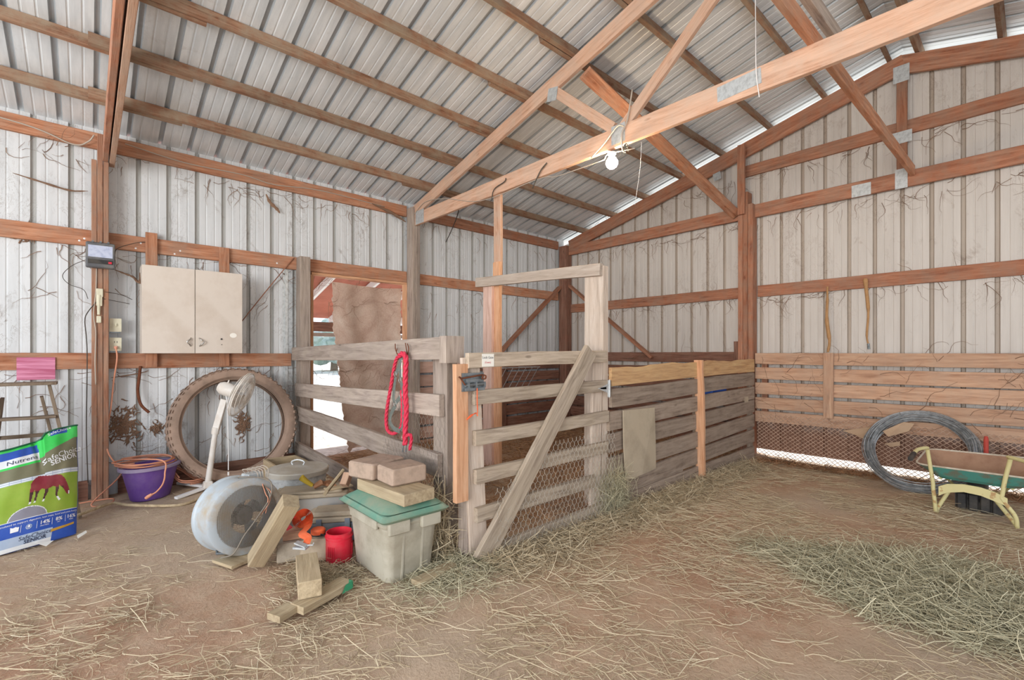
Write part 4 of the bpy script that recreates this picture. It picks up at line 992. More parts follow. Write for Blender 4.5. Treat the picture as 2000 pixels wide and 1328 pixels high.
# toolbox
t=empty('toolbox',(2.30,1.20,0),'blue-grey plastic toolbox with a dust-covered lid, between the bin and the tote','toolbox')
BR=Matrix.Rotation(R(58),3,'Z'); tcx=Vector((2.36,1.27,0))
mb=MB(); mb.obox(tcx+Vector((0,0,.075)),(.34,.20,.13),BR,0,.012,1.06); mb.build('body',M['bluegrey'],t)
mb=MB(); mb.obox(tcx+Vector((0,0,.158)),(.37,.225,.035),BR,0,.012); mb.obox(tcx+Vector((0,0,.188)),(.34,.20,.032),BR,0,.02,.86); ld=mb.build('lid',M['dusttop'],t)
for s_ in (-.09,.09):
    mb=MB(); mb.obox(tcx+BR@Vector((s_,-.118,.14)),(.035,.012,.06),BR,0,.003); mb.build('latch',M['bluegrey'],t)
# canister with orange cap
jc=Vector((2.60,1.06,0)); jz=float(hf(jc.x,jc.y))
t=empty('fuel_canister',tuple(jc),'dust-covered canister with a bright orange screw cap behind the red tub','canister')
mb=MB(); mb.obox(jc+Vector((0,0,.075+jz)),(.20,.15,.14),Matrix.Rotation(R(50),3,'Z'),0,.035,.85); mb.lathe([(.035,.14),(.030,.17)],jc+Vector((0,0,jz)),None,16); mb.build('body',M['dusttop'],t,smooth=True)
mb=MB(); mb.lathe([(.040,.160),(.043,.165),(.043,.185),(.036,.192),(.001,.194)],jc+Vector((0,0,jz)),None,20); mb.build('cap',M['orange'],t,smooth=True)
mb=MB(); mb.lathe([(.036,.150),(.042,.152),(.042,.162),(.036,.163)],jc+Vector((0,0,jz)),None,20); mb.tube(smooth_path([jc+Vector((.04,.0,.16)),jc+Vector((.06,.06,.12)),jc+Vector((.04,.12,.04))],5),.005,6); mb.build('cap_strap',M['black'],t)
# red tub
rc=onZ(658,1098,0); rc=Vector((rc.x-.015,rc.y+.02,float(hf(rc.x,rc.y))))
t=empty('red_canister',tuple(rc),'small open red plastic canister with ribbed grips standing in the straw','canister')
mb=MB(); pr=[(.001,0),(.070,0),(.074,.006),(.077,.03),(.077,.150),(.073,.154),(.073,.160),(.082,.163),(.082,.172),(.076,.175),(.076,.192),(.071,.193),(.070,.05),(.001,.04)]
mb.lathe(pr,rc,None,36)
mb.build('body',M['red'],t,smooth=True)
for a0 in (-120,0,60):
    mb=MB()
    for k in range(4): 
        an=R(a0+YAW*57+ k*9); pt=rc+Vector((.0775*math.cos(an),.0775*math.sin(an),.085)); mb.obox(pt,(.006,.006,.07),Matrix.Rotation(an,3,'Z'))
    gr=mb.build('grip',M['red'],t); gr['kind']='stuff' if False else 'part'; del gr['kind']
# concrete block, wood on it, orange strap
slab('concrete_block',(540,1102),(600,1092),.17,G0,.115,'concrete','rough concrete block on the straw left of the red canister','block',.01)
slab('wood_offcut',(552,1058),(600,1050),.10,.125,.05,'clad','brown wooden off-cut resting on the concrete block','offcut')
t=empty('ratchet_strap',(2.45,1.0,.2),'rolled orange ratchet strap lying over the wooden off-cut','strap')
sc_=at(592,1013,2.93)
mb=MB(); pts=[]
A_=Vector((.45,-.55,.70)).normalized(); e1=A_.cross(Vector((0,0,1))).normalized(); e2=A_.cross(e1)
for k in range(110): a=k*.30; r_=.020+.00038*k; pts.append(sc_+e1*r_*math.cos(a)+e2*r_*math.sin(a))
mb.tube(pts,.018,6,flat=.07,up=tuple(-e1)); mb.build('strap_roll',M['orange'],t)
mb=MB(); mb.tube(smooth_path([sc_+Vector((.02,.03,-.02)),at(600,1030,2.86),at(590,1042,2.80),at(601,1050,2.78),at(598,1063,2.74)],6),.022,6,flat=.14,up=(.3,-.3,1)); mb.build('strap_tail',M['orange'],t)
mb=MB(); mb.tube(smooth_path([sc_+Vector((-.04,-.04,.01)),at(566,1012,2.9),at(558,1024,2.86),at(566,1033,2.82)],6),.018,6,flat=.14,up=(.3,-.3,1)); mb.build('strap_tail',M['red'],t)
mb=MB(); rr_=at(588,1069,2.72); mb.obox(rr_,(.08,.045,.012),Matrix.Rotation(.7,3,'Z'),0,.003); mb.obox(rr_+Vector((0,0,.018)),(.07,.04,.008),Matrix.Rotation(.7,3,'Z')@Matrix.Rotation(.3,3,'Y'),0,.003); mb.tube([rr_+Vector((.02,.03,.01)),rr_+Vector((.05,.05,.015)),rr_+Vector((.06,.05,.03))],.004,6); mb.build('ratchet',M['galv'],t)
# beams and boards in front
slab('timber_offcut',(523,1203),(541,1214),.0,G0,.03,'lumber','x','board') if False else None
def ground_board(name,p0,p1,w,th,z,mat,label,cat='board'):
    a=onZ(*p0,z+th); b=onZ(*p1,z+th); a.z=b.z=z+th/2; return one(board(name,a,b,w,th,M[mat]),label,cat)
gb=ground_board('marked_board',(580,1183),(676,1131),.095,.036,.01,'lumber','flat board on the ground with a green painted corner, under the thick block')
mb=MB(); pA=onZ(690,1141,.012+.036); 
L_=WM[gb]; loc=[L_@Vector((x,y,z)) for x,y,z in ((.20,.0,.0),)]
me=gb.data; xm=max(v.co.x for v in me.vertices); ym=max(v.co.y for v in me.vertices); zm=max(v.co.z for v in me.vertices)
mb=MB(); sgn=-1
mb.add([L_@Vector((xm-.075,-ym-.0006,-zm+.004)),L_@Vector((xm-.004,-ym-.0006,-zm+.004)),L_@Vector((xm-.004,-ym-.0006,zm)),L_@Vector((xm-.05,-ym-.0006,zm))],[(0,1,2,3)])
mb.add([L_@Vector((xm+.0006,-ym,-zm+.004)),L_@Vector((xm+.0006,-ym+.03,-zm+.01)),L_@Vector((xm+.0006,-ym+.02,zm)),L_@Vector((xm+.0006,-ym,zm))],[(0,1,2,3)])
mb.add([L_@Vector((xm-.03,-ym,zm+.0006)),L_@Vector((xm,-ym,zm+.0006)),L_@Vector((xm,-ym+.03,zm+.0006))],[(0,1,2)])
p_=mb.build('paint_mark',simple('green_paint','#3f9e72',.7),gb)
ground_board('short_board',(534,1201),(570,1180),.085,.032,.01,'lumber','short board end on the ground at the tip of the green-marked board')
slab('timber_block',(582,1173),(629,1163),.36,.048,.085,'lumber','thick grey timber block lying across the green-marked board','block')
one(board('timber_post_piece',onZ(500,1095,.04),at(569,978,2.66),.09,.09,M['lumber'],up=(.5,-.6,1)),'square timber leaning against the drum fan, pointing up to the right','timber')
ground_board('foot_board',(812,1134),(884,1098),.075,.035,.012,'lumber','short board lying at the foot of the tote','board')
slab('concrete_chip',(905,1124),(936,1120),.06,.008,.03,'concrete','small concrete chip on the straw near the gate corner','stone')
ground_board('base_board',(440,1084),(478,1096),.16,.018,.006,'lumber','flat dusty board under the edge of the drum fan','board')
# tote
TC_=Vector((3.0,1.355,0)); tz=float(hf(3.0,1.35))-.012
t=empty('storage_tote',(3.0,1.355,tz),'tall dusty grey storage tote with a green lid, pavers stacked on top','tote')
mb=MB(); n=0
mb.obox(TC_+Vector((0,0,.19+tz)),(.43,.29,.38),None,0,.045,1.17)
mb.obox(TC_+Vector((0,0,.345+tz)),(.51,.355,.075),None,0,.05,1.02)
bod=mb.build('body',M['totegrey'],t,smooth=True)
mb=MB()
for s_ in (-1,1):
    mb.obox(TC_+Vector((.262,s_*.10,.345+tz)),(.03,.13,.08),None,0,.01)
mb.obox(TC_+Vector((0,-.183,.345+tz)),(.34,.02,.05),None,0,.008)
for yy in (-.06,.06): mb.obox(TC_+Vector((.228,yy,.18+tz)),(.014,.012,.30),Matrix.Rotation(.09,3,'Y'))
mb.build('handle_rib',M['totegrey'],bod)
mb=MB(); mb.obox(TC_+Vector((0,0,.395+tz)),(.60,.43,.038),None,0,.03,.975); mb.obox(TC_+Vector((0,0,.425+tz)),(.545,.375,.05),None,0,.05,.90)
mb.build('lid',M['green'],t,smooth=True)
zl=.45+tz
slab('lid_board',(789,991),(849,974),.50,zl+.002,.066,'lumber','thick board lying on the green tote lid under the pavers','board')
zp=zl+.002+.068
for A_,B_,ln,nm in (((766,952),(834,938),.20,'tan concrete paver nearest the camera on the tote'),((728,940),(790,921),.22,'tan concrete paver behind the other one, against the rail fence')):
    slab('paver',A_,B_,ln,zp+.001,.098,'paver',nm,'paver',.014,group='pavers on the tote')
# drum fan ------------------------------------------------------------
DCn=at(484,1008,2.92); dn=Vector((.965,.26,.06)).normalized(); DR=rot_from(dn); rd=.23; DCn.z=max(DCn.z,rd+.02)
t=empty('drum_fan',(DCn.x-.12,DCn.y-.02,0),'round blue-grey steel drum fan with a mesh guard and loose wires','fan')
mb=MB(); mb.lathe([(rd-.05,.0),(rd-.01,0),(rd,-.006),(rd,-.03),(rd-.006,-.036),(rd-.006,-.175),(rd+.002,-.182),(rd+.002,-.20),(rd-.01,-.205),(rd-.012,-.20),(rd-.014,-.02),(rd-.05,-.012)],DCn,DR,56); mb.build('drum',M['drum'],t,smooth=True)
mb=MB(); mb.lathe([(.10,-.004),(rd-.045,-.002),(rd-.045,-.010)],DCn,DR,56); 
mb.build('face_ring',M['drum'],t,smooth=True)
mb=MB(); g=.0085
for k in range(-21,22):
    c_=k*g; h_=math.sqrt(max(0,.186**2-c_*c_))
    bul=lambda r_: .006+.030*(1-(r_/.186)**2)
    for sw in (0,1):
        pts=[]
        for q in np.linspace(-h_,h_,9):
            rr_=math.hypot(q,c_); v=(c_,q) if sw else (q,c_); pts.append(DCn+DR@Vector((v[0],v[1],bul(rr_))))
        mb.tube(pts,.0014,3,cap=False)
mb.build('mesh_guard',M['mesh'],t)
mb=MB(); mb.lathe([(.001,-.03),(.05,-.032),(.06,-.05),(.06,-.15),(.001,-.16)],DCn,DR,24); mb.build('motor',M['steel'],t,smooth=True)
for k in range(5):
    a0=k*1.2566; pts=[DCn+DR@Vector((r_*math.cos(a0+a_),r_*math.sin(a0+a_),z_)) for (r_,a_,z_) in ((.055,-.3,-.08),(.15,-.45,-.09),(.165,0,-.10),(.15,.3,-.12),(.055,.3,-.13))]
    mb=MB(); mb.prism(pts,dn*.003); mb.build('blade',M['galv'],t)
mb=MB(); mb.tube(smooth_path([DCn+DR@Vector(p) for p in ((.20,-.05,-.16),(.235,.0,-.08),(.20,-.12,.03),(.10,-.12,.05),(-.02,-.02,.055),(-.10,.05,.045),(-.19,.10,.02),(-.215,.14,-.05))],7),.0045,7); mb.build('supply_cable',M['mesh'],t,smooth=True)
for k,(mt,dx_) in enumerate((('orange_cord',0),('greycable',.012),('cable',.022),('orange_cord',.034))):
    mb=MB(); mb.tube(smooth_path([DCn+DR@Vector(p) for p in ((.17+dx_,-.10,-.02),(.12,-.13+dx_,.035),(.05+dx_,-.10,.055),(.0,-.05-dx_,.05))],6),.003,6); mb.build('wire',M[mt],t,smooth=True)
mb=MB(); jb=DCn+DR@Vector((.205,-.10,-.12)); mb.obox(jb,(.07,.10,.09),DR,0,.008); mb.build('junction_box',M['galv'],t)
mb=MB()
for k in range(5): mb.tube(smooth_path([jb+DR@Vector((.035,.02*k-.04,0)),jb+DR@Vector((.07,.03*k-.05,.02)),jb+DR@Vector((.05,.02*k-.07,.06)),jb+DR@Vector((.0,.015*k-.06,.075))],5),.003,5)
mb.build('wire_bundle',M['greycable'],t,smooth=True)
for s_ in (-1,1):
    mb=MB(); mb.tube([DCn+DR@Vector((-.20,s_*.10,-.05)),DCn+DR@Vector((-.212,s_*.12,-.14)),DCn+DR@Vector((-.20,s_*.10,-.18))],.008,8); mb.build('foot_rail',M['steel'],t)
cable('cable',[tuple(onZ(400,1000,.02)),tuple(onZ(392,1020,.02)),tuple(onZ(402,1045,.02)),tuple(onZ(425,1060,.05)),tuple(onZ(440,1066,.04))],.005,'greycable','grey cable looping on the dirt left of the drum fan')
# ---------------------------------------------------------------- lead rope and halter on the side fence
O5=lambda x,y,dy=0: onY(700+x*.271,640+y*.271,1.60+dy)
def rope(path,Rr,mb,turn=60):
    P=smooth_path(path,10); n=len(P); L=0
    for s_ in range(3):
        pts=[];prev=None;L=0
        for i,p in enumerate(P):
            if i: L+=(P[i]-P[i-1]).length
            tt=(P[min(i+1,n-1)]-P[max(i-1,0)]).normalized(); a=tt.cross(Vector((0,1,0))).normalized(); b=tt.cross(a); an=L*turn+s_*2.094
            pts.append(p+(a*math.cos(an)+b*math.sin(an))*Rr*.5)
        mb.tube(pts,Rr*.62,7)
t=empty('lead_rope',tuple(O5(300,190)),'thick crimson lead rope looped over the top rail of the side fence','rope')
mb=MB(); rope([O5(300,200),O5(275,225),O5(255,300),O5(235,420),O5(210,560),O5(200,660),O5(210,735),O5(245,762),O5(285,745),O5(312,700,-.01),O5(318,560,-.01),O5(312,450,-.01)],.012,mb); mb.build('rope_loop',M['crimson'],t,smooth=True,auto=False)
mb=MB(); rope([O5(295,205,-.02),O5(320,185,-.03),O5(342,220,-.03),O5(340,330,-.03),O5(338,460,-.03),O5(345,600,-.03),O5(338,740,-.03),O5(337,845,-.03)],.017,mb,45); mb.build('rope_fall',M['crimson'],t,smooth=True,auto=False)
mb=MB(); rope([O5(345,780,-.04),O5(372,770,-.04),O5(382,800,-.03),O5(375,850,-.03),O5(370,880,-.03)],.010,mb,60); mb.build('rope_tail',M['crimson'],t,smooth=True,auto=False)
for a in (322,345): 
    mb=MB(); mb.tube([O5(a,845,-.03),O5(a-3,895,-.03)],.005,6); mb.build('snap',M['steel'],t)
t=empty('halter',tuple(O5(300,230)),'grey-green webbing halter with metal rings hanging inside the crimson rope','halter')
for pts in ([(305,215),(298,260),(285,300),(268,335)],[(300,300),(303,340),(300,380)],[(268,350),(258,430),(252,500),(262,540)],[(305,385),(315,440),(312,480)],[(305,500),(285,520),(268,545)],[(270,560),(245,600),(228,650),(232,690),(260,730),(300,745)],[(310,500),(318,580),(316,680),(305,740)]):
    mb=MB(); mb.tube(smooth_path([O5(*p,-.014) for p in pts],5),.017,6,flat=.16,up=(0,1,0)); mb.build('strap',M['webbing'],t,smooth=True)
for p in ((265,335),(300,378),(308,488),(265,548)):
    c_=O5(*p,-.015); mb=MB(); mb.tube([c_+Vector((.016*math.cos(a),0,.018*math.sin(a))) for a in np.linspace(0,6.283,17)[:-1]],.0032,6,closed=True); mb.build('ring',M['chrome'],t,smooth=True)
for side,grp in (('left',([(265,115),(268,160),(290,205)],[(278,150),(275,180),(292,208)])),('right',([(338,110),(345,150),(352,195)],[(352,115),(362,150),(354,200)]))):
    mb=MB()
    for pts in grp: mb.tube(smooth_path([O5(*p,-.005) for p in pts],5),.0035,5)
    one(mb.build('wire_hook',M['rust'],smooth=True),'%s one of two bent wire hooks over the top rail holding the rope'%side,'hook')
# ---------------------------------------------------------------- right side: wire coil, wheelbarrow, sticks
Vd=Vector((0,.49,.70)).normalized(); Ud=Vector((1,0,0)); Nd=Ud.cross(Vd); CC=Vector((4.855,5.80,.352)); rr=random.Random(11)
mb=MB()
for k in range(46):
    r0=.383+rr.uniform(-.042,.042); n0=rr.uniform(-.036,.036); ph=rr.uniform(0,6.28); e1=rr.uniform(.0,.014); e2=rr.uniform(0,.006)
    pts=[]
    for i in range(56):
        a=2*math.pi*i/56; r_=r0+e1*math.sin(2*a+ph)+e2*math.sin(5*a+ph*2); pts.append(CC+Ud*r_*math.cos(a)+Vd*r_*math.sin(a)*.985+Nd*(n0+e1*math.cos(3*a+ph)))
    mb.tube(pts,.0040,4,closed=True)
t=one(mb.build('wire_coil',M['wire']),'big coil of grey barbed fence wire leaning on the gable wall','coil')
mb=MB(); c_=CC+Vd*.41; mb.tube([c_+Ud*-.02,c_+Ud*.05+Vector((0,0,.01))],.014,8); mb.tube([c_+Ud*.06,c_+Ud*.10+Vector((0,0,.0))],.012,8); mb.build('wire_end',M['galv'],t)
for a in (0.45,2.0,3.6,5.3):
    mb=MB(); c_=CC+Ud*.385*math.cos(a)+Vd*.385*math.sin(a); rd_=(Ud*math.cos(a)+Vd*math.sin(a)); mb.tube([c_+(rd_*math.cos(b)+Nd*math.sin(b))*.046 for b in np.linspace(0,6.283,13)[:-1]],.0028,5,closed=True); mb.build('tie_wire',M['wire'],t)
def sheetpoly(name,pts,y,mat,label,cat):
    P=[onY(px,py,y+dy) for px,py,dy in pts]; mb=MB(); c_=sum(P,Vector())/len(P); mb.prism(P,(0,-.004,0)); return one(mb.build(name,M[mat]),label,cat)
sheetpoly('cardboard_piece',[(1645,841,0),(1700,834,0),(1722,840,0),(1712,858,0),(1700,864,0),(1672,850,0)],6.09,'cardboard','tan cardboard flap tucked behind the left side of the wire coil','cardboard')
sheetpoly('cardboard_piece',[(1724,842,-.05),(1765,824,-.03),(1786,827,0),(1775,842,0),(1735,853,-.05)],5.94,'cardboard','brown cardboard flap caught in the upper left of the wire coil','cardboard')
sheetpoly('cardboard_piece',[(1727,866,0),(1758,862,0),(1758,870,0),(1740,873,0)],6.05,'cardboard','small cardboard scrap seen inside the wire coil','cardboard')
# wheelbarrow
t=empty('wheelbarrow',(5.27,5.2,0),'small old wheelbarrow with a chipped teal tray and cream tube frame','wheelbarrow')
rim=[(4.925,4.99,.372),(5.64,4.99,.375),(5.66,5.50,.445),(4.945,5.50,.43)]; bot=[(5.05,5.08,.272),(5.52,5.08,.272),(5.50,5.38,.285),(5.06,5.38,.285)]
def tray(mb,off,flip,mi):
    Rm=[Vector(p)+Vector((0,0,off)) for p in rim]; Bt=[Vector(p)+Vector((0,0,off)) for p in bot]
    # rounded outline between the corners
    def ringr(Q,rad,n=4):
        out=[];c=sum(Q,Vector())/4
        for i in range(4):
            p=Q[i];a=Q[i-1];b=Q[(i+1)%4];u=(a-p).normalized()*rad;v=(b-p).normalized()*rad
            for k in range(n+1): q=k/n; out.append((p+u)*(1-q)**2+2*q*(1-q)*p+(p+v)*q*q)
        return out
    r1=ringr(Rm,.09);r2=ringr([Rm[i]*.35+Bt[i]*.65+Vector((0,0,-.01)) for i in range(4)],.10);r3=ringr(Bt,.09);n=len(r1)
    fs=[(j*n+i,j*n+(i+1)%n,(j+1)*n+(i+1)%n,(j+1)*n+i) for j in range(2) for i in range(n)]+[tuple(range(2*n,3*n))]
    if flip: fs=[f[::-1] for f in fs]
    mb.add(r1+r2+r3,fs,mi); return r1
mb=MB(); r_o=tray(mb,-.006,False,1); r_i=tray(mb,0,True,0); tr=mb.build('tray',[M['barrow_in'],M['teal']],t)
mb=MB(); mb.tube(r_i,.007,8,closed=True); mb.build('rolled_rim',simple('worn_white_rim','#cfc8b8',.6,0,.5,'#a2805f',14),tr,smooth=True)
for k,(hx,kx) in enumerate(((5.005,4.955),(5.455,5.55))):
    s_=1-2*k
    mb=MB(); pth=[(kx,4.70,.495),(kx+.01*(1-2*k),4.82,.515),(hx,4.925,.520),(hx+.004,4.955,.495),(hx+.02*s_,4.965,.36),(hx+.035*s_,4.965,.24),(hx+.036*s_,4.965,.20),(hx+.045-.018*k,4.965,.10),(hx+.050-.012*k,4.97,.025),(hx+.055-.02*k,4.99,.016),(hx+.062-.05*k,5.02,.05),(hx+.13*s_+.01,5.10,.225)]
    if k: pth=[(x-.0,y,z) for x,y,z in pth]
    mb.tube(smooth_path(pth,6),.0135,10); mb.build('leg_tube',M['cream_tube'],t,smooth=True)
    mb=MB(); mb.tube([(kx-.004*(1-2*k),4.60,.475),(kx,4.72,.498)],.018,10); mb.build('grip',M['black'],t,smooth=True)
mb=MB(); up_=[(1833,950),(1850,945),(1882,946),(1915,952),(1945,962),(1968,974)]; lo_=[(1968,990),(1945,980),(1915,968),(1882,961),(1850,962),(1833,968)]
mb.prism([onY(px,py,4.955) for px,py in up_+lo_],(0,.012,0)); mb.build('cross_plate',M['cream_tube'],t)
mb=MB(); WCn=Vector((5.265,5.42,.15)); WRt=rot_from((1,0,0))
mb.lathe([(.06,-.05),(.12,-.06),(.148,-.045),(.15,0),(.148,.045),(.12,.06),(.06,.05)],WCn,WRt,28,closed=True)
for k in range(16):
    r_=WRt@Matrix.Rotation(2*math.pi*k/16,3,'Z'); mb.obox(WCn+r_@Vector((.15,0,0)),(.012,.02,.10),r_)
wh=mb.build('wheel',M['black'],t,smooth=True)
mb=MB(); mb.lathe([(.012,-.055),(.062,-.03),(.062,.03),(.012,.055)],WCn,WRt,20); mb.tube([WCn-Vector((.14,0,0)),WCn+Vector((.14,0,0))],.008,8); mb.build('wheel_hub',M['cream_tube'],wh,smooth=True)
mb=MB(); 
for s_ in (-1,1): mb.tube(smooth_path([(5.27+s_*.20,5.10,.262),(5.27+s_*.19,5.25,.250),(5.27+s_*.14,5.40,.16)],4),.010,8)
mb.build('fork',M['cream_tube'],t,smooth=True)
q=onZ(1915,990,.01); mb=MB()
for k in range(4): mb.obox((q.x-.10+k*.068,5.27,.075),(.058,.06,.13),None,0,.01)
mb.obox((q.x,5.30,.07),(.28,.04,.12)); one(mb.build('rubber_block',M['black']),'ribbed black rubber block on the dirt under the wheelbarrow tray','block')
mb=MB(); a=onY(1926,852,5.75); b=a+Vector((.0,-.02,-.32)); mb.tube([a,a+(b-a)*.1,b],[.012,.017,.016],10); mb.tube([b,(b.x,b.y-.01,.02)],.012,8); one(mb.build('garden_tool',M['redhandle'],smooth=True),'red tool handle standing upright behind the wheelbarrow','tool')
mb=MB(); mb.tube(smooth_path([onY(1616,560,6.19),onY(1616,585,6.17),onY(1615,625,6.15),onY(1620,665,6.15),onY(1617,688,6.15)],5),[.010]*5+[.014]*5+[.019]*5+[.014]*5+[.009],9); one(mb.build('hanging_stick',M['ash'],smooth=True),'left of two sticks hanging on the gable rail, a smooth thick pale club','stick')
mb=MB(); mb.tube(smooth_path([onY(1690,545,6.19),onY(1692,565,6.17),onY(1696,610,6.15),onY(1693,655,6.15),onY(1696,672,6.15)],5),[.021]*4+[.017]*6+[.011]*6+[.008]*4+[.006],9); t=one(mb.build('hanging_stick',M['ash'],smooth=True),'right of two sticks hanging on the gable rail, thin with a metal tip','stick')
mb=MB(); mb.tube([onY(1696,671,6.15),onY(1697,682,6.15)],.012,8); mb.build('metal_tip',M['steel'],t)
# ---------------------------------------------------------------- bulb and strings
bl=onY(1195,317,3.17)
t=empty('light_bulb',tuple(bl),'lit round bulb in a porcelain socket under the middle truss','light bulb')
mb=MB(); mb.lathe([(.0001,-.053),(.022,-.049),(.040,-.034),(.049,-.010),(.046,.012),(.032,.034),(.015,.048)],bl,None,24); mb.build('bulb_glass',M['bulb'],t,smooth=True)
mb=MB(); mb.lathe([(.016,.046),(.024,.05),(.034,.066),(.034,.078),(.0001,.078)],bl+Vector((0,0,0)),None,20); mb.build('lamp_socket',M['bulbbase'],t,smooth=True)
S=3.15
mb=MB(); mb.tube(smooth_path([onY(808,420,S),onY(830,395,S),onY(870,388,S),onY(940,392,S),onY(1050,350,S),onY(1085,345,S),onY(1130,330,S),onY(1180,312,S)],6),.004,6); mb.tube(smooth_path([onY(1180,312,S),onY(1190,300,S),onY(1240,290,S)],4),.004,6)
one(mb.build('lamp_cable',M['greycable'],smooth=True,auto=False),'pale cable along the middle truss feeding the bulb','cable')
def string(pts,r,mat,label,cat='cable'):
    mb=MB(); mb.tube(smooth_path([onY(px,py,y) for px,py,y in pts],6),r,6); return one(mb.build('cord',M[mat],smooth=True,auto=False),label,cat)
string([(1155,308,3.15),(1180,280,3.13),(1205,247,3.13),(1218,246,3.15)],.006,'greycable','cable loop over the truss chord left of the nail plate')
string([(1235,175,3.14),(1225,235,3.13),(1215,260,3.13),(1216,292,3.14),(1222,297,3.2)],.006,'greycable','cable loop over the truss chord right of the nail plate')
string([(960,392,3.15),(965,370,3.14),(985,355,3.14),(988,348,3.15)],.005,'cable','dark cable wound round the truss chord above the thin board','cable')
string([(1040,368,3.15),(1055,335,3.14),(1068,318,3.14)],.006,'cable','dark cable wound round the truss chord left of the bulb','cable')
string([(900,385,3.3),(890,430,3.5),(860,490,3.9),(820,532,4.2)],.006,'cable','dark cable hanging from the truss down to the wall rail behind','cable')
string([(1475,-30,3.1),(1476,60,3.12),(1477,140,3.13),(1483,190,3.14)],.003,'white','white pull string hanging above the middle nail plate','string')
string([(1253,278,3.17),(1250,330,3.17),(1240,400,3.17)],.0015,'white','thin pull string hanging from the truss chord right of the bulb','string')
mb=MB()
for k in range(12):
    a=Vector((3.42,3.15,2.925)); rr2=random.Random(k); p=[a]
    for _ in range(4): p.append(p[-1]+Vector((rr2.uniform(-.02,.02),rr2.uniform(-.01,.01),rr2.uniform(-.03,.004))))
    mb.tube(p,.002,4)
tag(mb.build('cobweb_tuft',M['webbing']),'dusty cobweb tuft under the chord right of the bulb','cobweb',kind='stuff')
# ---------------------------------------------------------------- cobweb threads
def webs(name,label,starts,fn,seed,n,r0=.0012,r1=.0035,step=.035,down=.6):
    rr=random.Random(seed); mb=MB()
    for k in range(n):
        a,z=starts(rr); pts=[fn(a,z)]; th=rr.uniform(-1,1)*1.9-math.pi/2*down; m=rr.randint(3,9)
        for _ in range(m):
            th+=rr.uniform(-.7,.7); s_=step*rr.uniform(.5,1.3); a+=s_*math.cos(th); z+=s_*math.sin(th); pts.append(fn(a,z))
        r_=rr.uniform(r0,r1); mb.tube(pts,[r_*(1-.7*i/m) for i in range(m+1)],3,cap=False)
    tag(mb.build(name,M['web'],centre=False),label,'cobweb',kind='stuff')
webs('cobweb','dusty cobweb threads over the left wall sheets and rails',lambda r:(r.uniform(-.6,3.0) if r.random()<.7 else r.uniform(3.2,6.1),r.choice([3.06,3.05,2.19,2.18,1.12,1.1,.9,.5,.3,1.9])+r.uniform(-.12,.02)),lambda a,z:Vector((.006 if z<3.06 else .042,a,z)),3,520)
webs('cobweb','dusty cobweb threads over the gable wall sheets and rails',lambda r:(r.uniform(.3,6.2),r.choice([2.0,1.98,2.93,2.92,3.5,3.52,1.25])+r.uniform(-.08,.02)),lambda a,z:Vector((a,6.252,z)),4,420)
webs('cobweb','cobweb threads lying on the face of the tan boards of the gable wall',lambda r:(r.uniform(.3,6.2),r.choice([1.18,1.0,.8,.65])+r.uniform(-.05,.05)),lambda a,z:Vector((a,6.219 if z>1.27 and z<2.9 else (6.158 if z>2.9 and z<3.1 else (6.219 if z>1.27 else 6.118)),z)),5,130,down=.0,step=.05)
def drape(name,pts,r,label,flat=.35):
    mb=MB(); P=smooth_path(pts,6); n=len(P); mb.tube(P,[r*(.25+.9*math.sin(math.pi*i/(n-1))**.8*(1+.3*math.sin(i*1.7))) for i in range(n)],7,flat=flat); tag(mb.build(name,M['web'],smooth=True),label,'cobweb',kind='stuff')
drape('cobweb',[(.06,.17,2.02),(.08,.24,1.99),(.12,.30,1.96),(.20,.345,1.90),(.14,.35,2.0)],.022,'brown sagging cobweb between the charger post and the cabinet')
drape('cobweb',[(.07,-.45,2.72),(.07,-.30,2.69),(.06,-.12,2.66),(.1,.0,2.67)],.018,'pale cobweb wisp stretched left of the near post')
drape('cobweb',[(.05,1.42,2.98),(.05,1.46,2.90),(.05,1.53,2.84),(.05,1.56,2.80)],.016,'small brown cobweb hanging from the top rail above the cabinet')
drape('cobweb',[(.05,.15,1.05),(.05,.28,1.07),(.05,.42,1.10)],.014,'grey cobweb strand under the rail beside the near post')
drape('cobweb',[(.07,2.62,3.13),(.07,2.9,3.06),(.09,3.08,2.98)],.030,'dusty cobweb lump on the top rail near the doorway post')
# wall plank along the foot of the left wall
one(board('base_plank',(.03,.20,.07),(.03,1.78,.07),.03,.17,M['dark']),'brown plank along the foot of the left wall behind the tyre','plank')
one(board('base_plank',(.03,-2.2,.07),(.03,.0,.07),.03,.17,M['dark']),'dark plank along the foot of the left wall behind the ladder','plank')
# ================================================================ HAY AND STRAW
fwd=Vector((-sn,cs,0)); rgt=Vector((cs,sn,0))
def inview(x,y,m=80):
    dx=x-CAMX; dep=-sn*dx+cs*y; r_=cs*dx+sn*y; px=1000+F*r_/np.maximum(dep,.05); return (dep>1.6)&(px>-m)&(px<2000+m)
def uni(x0,x1,y0,y1,cond=None,patch=None):
    def f(n):
        x=RNG.uniform(x0,x1,n*3); y=RNG.uniform(y0,y1,n*3); k=inview(x,y)
        if cond is not None: k&=cond(x,y)
        if patch is not None: k&=RNG.random(n*3)<patch(x,y)
        x,y=x[k][:n],y[k][:n]; return x,y
    return f
clear=lambda x,y: ~((x<3.22)&(y>1.72)) & (x>.05)&(y<6.08)
patchy=lambda x,y: np.clip((vnoise(x,y,2.1)*.9+vnoise(x,y,5)*.6-.42)*1.9,.05,1)*np.clip(.30+(x-1.2)*.6,.2,1)
o=strands('loose_hay',75000,uni(.3,8.2,-1.6,6.1,clear,patchy),M['straw'],.02,.09,.0013,.008,.08); tag(o,'thin loose hay strewn over the dirt floor','hay',kind='stuff')
